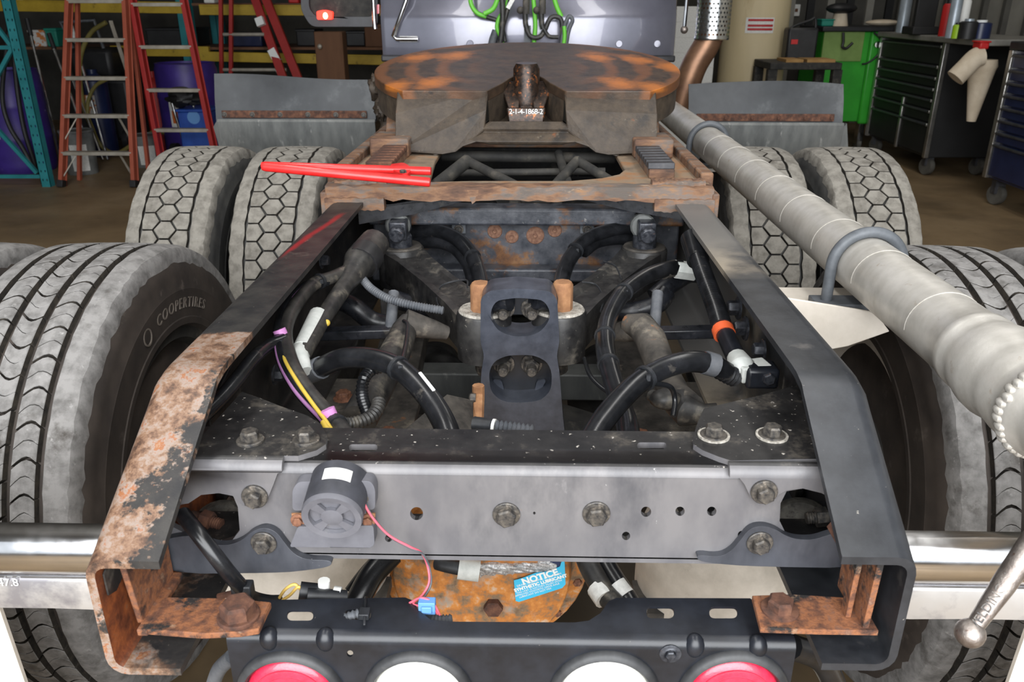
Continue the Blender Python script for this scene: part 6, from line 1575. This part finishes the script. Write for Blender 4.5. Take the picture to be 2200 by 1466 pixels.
# things on the green cabinet
tag(ob('rag', MB().sphere(PY(1895, 56, gy + .2), .15, 16, 8, (1.2, .8, .22)), 'pale_cloth'), 'pale folded rag on the green cabinet', 'rag').location.z = gz1 + .05
box_thing(1764, 48, 1792, 62, gy + .1, .2, 'teal_box', 'parts_box', 'teal box on the green cabinet', 'box', zb=gz1 + .05)
FG = empty('cap', V3(PY(1808, 20, gy + .2).x, gy + .3, gz1 + .05), 'dark broad brimmed cap on a pale post above the cabinet', 'cap'); ob('brim', MB().sphere(PY(1808, 18, gy + .2), .11, 14, 8, (1.5, 1, .5)), 'plastic_black', FG); p = PY(1806, 30, gy + .22); ob('support', MB().lathe([(0, 0), (.09, 0), (.06, p.z - gz1 - .02), (0, p.z - gz1)], V3(p.x, p.y, gz1 + .05), (0, 0, 1), 16), 'pale_cloth', FG)
CN_ = empty('spray_can', V3(PY(1937, 50, 8.9).x, 8.9, 1.02), 'tall pale blue can standing at the end of the dark counter', 'can')

# black tool chest along the right wall, facing the truck
XF = PY(1990, 340, 7.6).x
XF = G(1993, 386).x
def chest(name, label, y0, y1, z0, z1, xf, depth, mat, rows, split=None):
    C = empty(name, V3(xf + depth / 2, (y0 + y1) / 2, 0), label, 'tool chest')
    ob('carcass', MB().box(xf + .02, xf + depth, y0, y1, z0, z1), mat, C, bevel=.008)
    for y in (y0, y1): ob('corner_trim', MB().box(xf - .012, xf + .03, y - .025, y + .025, z0, z1), 'trim_alloy', C, bevel=.006)
    z = z0 + .02
    for h in rows:
        zz = z + h * (z1 - z0 - .04)
        d = ob('drawer', MB().box(xf + .002, xf + .02, y0 + .03, y1 - .03, z + .006, zz - .006), mat, C, bevel=.004)
        ob('pull', MB().bar(V3(xf - .008, y0 + .04, zz - .018), V3(xf - .008, y1 - .04, zz - .018), .02, .018), 'rail_grey', d, bevel=.004)
        for y in (y0 + .035, y1 - .04): ob('pull_end', MB().box(xf - .018, xf + .004, y, y + .02, zz - .03, zz - .004), 'trim_alloy', d, bevel=.003)
        z = zz
    if split:
        ob('centre_trim', MB().box(xf - .012, xf + .01, split - .02, split + .02, z0, z0 + (z1 - z0) * .48), 'trim_alloy', C, bevel=.004)
    for y in (y0 + .08, y1 - .08):
        for x in (xf + .08, xf + depth - .08):
            ob('caster', MB().lathe([(0, -.025), (.075, -.025), (.08, 0), (.075, .025), (0, .025)], V3(x, y, .08), (1, .3, 0), 22), 'caster_grey', C)
            ob('caster_fork', MB().box(x - .04, x + .04, y - .03, y + .03, .09, z0), 'rail_grey', C)
    return C
zc1 = PX(2036, 92, XF).z
C1 = chest('tool_chest', 'black drawer chest with alloy corner trims next to the green cabinet', 7.62, 9.0, .17, zc1, XF, .62, 'chest_black', (.30, .12, .10, .10, .10, .10, .18), 8.25)
ztop = zc1 + .05
CTOP = tag(ob('counter_top', MB().box(XF - .04, XF + .75, 6.95, 9.05, zc1, ztop), 'grey_top', bevel=.01), 'grey counter top spanning the black chest', 'counter')
C2 = chest('tool_chest', 'dark blue drawer chest with alloy edge in front of the counter', 4.9, 6.55, .20, PX(2134, 103, XF).z, XF, .6, 'chest_blue', (.28, .10, .10, .10, .10, .10, .10, .12))
ztb = PX(2134, 103, XF).z
ob('lid', MB().box(XF - .02, XF + .62, 4.88, 6.57, ztb, ztb + .06), 'plastic_black', C2, bevel=.01)
tag(ob('mat', MB().box(XF + .05, XF + .5, 5.0, 6.4, ztb + .06, ztb + .085), 'lime'), 'lime green liner lying on the blue chest', 'mat')
# cans and bottles on the counter
def can(u, v, y, r, h, mat, label, capm='plastic_black', cat='can', name='spray_can', x=None):
    p = PY(u, v, y); b = V3(p.x, y, ztop); C = empty(name, b, label, cat, 'cans and bottles on the counter')
    ob('body', MB().lathe([(0, 0), (r, 0), (r, h * .82), (r * .75, h * .88), (0, h * .88)], b, (0, 0, 1), 20), mat, C)
    ob('cap', MB().lathe([(0, h * .86), (r * .5, h * .86), (r * .5, h), (0, h)], b, (0, 0, 1), 16), capm, C); return C
bpy.data.objects.remove(CN_)
can(1938, 60, 8.75, .055, .36, 'can_grey', 'tall pale blue tin with red stripe at the far end of the counter', 'can_grey')
cs = can(2046, 60, 7.25, .045, .42, 'can_grey', 'tall silver spray can with blue cap on the counter', 'crate_blue')
can(2066, 60, 7.35, .04, .34, 'plastic_white', 'white spray bottle with dark trigger on the counter', cat='bottle', name='spray_bottle')
can(2055, 70, 7.15, .035, .12, 'lime', 'small lime green tin on the counter'); can(2078, 70, 7.1, .07, .15, 'plastic_black', 'short black tub on the counter', 'can_grey', 'tub', 'tub'); can(2106, 66, 7.15, .08, .14, 'chest_blue', 'dark blue tub with white lid on the counter', 'print_white', 'tub', 'tub'); can(2030, 66, 7.7, .05, .30, 'red_plastic', 'red bottle standing behind the silver can', cat='bottle', name='bottle')
MN = empty('monitor', V3(XF + .35, 8.2, ztop), 'large black screen standing on the counter', 'monitor'); p, q = PY(1962, 66, 8.1), PY(2030, -60, 8.1)
ob('screen', MB().box(p.x, q.x, 8.1, 8.16, ztop + .06, q.z), 'chest_black', MN, bevel=.01); ob('foot', MB().box((p.x + q.x) / 2 - .12, (p.x + q.x) / 2 + .12, 8.05, 8.3, ztop, ztop + .07), 'chest_black', MN, bevel=.01)
# cream elbow duct hanging in the gap
dk = [PY(u, v, 6.8) for u, v in ((2052, 168), (2075, 145), (2095, 125), (2110, 120))]
DU = empty('duct', PY(2100, 200, 6.85), 'cream elbow duct with a tapered hopper between the chests', 'duct')
ob('elbow', MB().tube(catmull(dk, 5), [.075] * 16, 18), 'pale_cloth', DU); ob('hopper', MB().lathe([(.10, 0), (.11, -.05), (.10, -.08), (.035, -.48), (0, -.48)], PY(2114, 128, 6.95), (0, 0, 1), 24), 'pale_cloth', DU); ob('hanger', MB().tube([PY(2114, 128, 6.98) + V3(0, 0, -.02), V3(PY(2114, 128, 6.98).x, 7.0, zc1)], .012, 10), 'plastic_black', DU)
box_thing(2104, 90, 2128, 106, 6.75, .12, 'red_plastic', 'junction_box', 'red box fixed under the counter end above the duct', 'box')
# pegboard clutter on the right wall above the counter
for k, (y, z, mt, lb) in enumerate(((7.4, 1.62, 'pale_cloth', 'pale panel hung on the wall above the silver can'), (6.95, 1.60, 'rail_grey', 'grey panel hung on the wall above the lime liner'), (6.5, 1.58, 'wall_dark', 'dark panel hung on the wall over the blue chest'))):
    o = tag(ob('wall_panel_board', MB().box(4.64, 4.665, y - .16, y + .16, z - .35, z + .5), mt, bevel=.004), lb, 'panel')
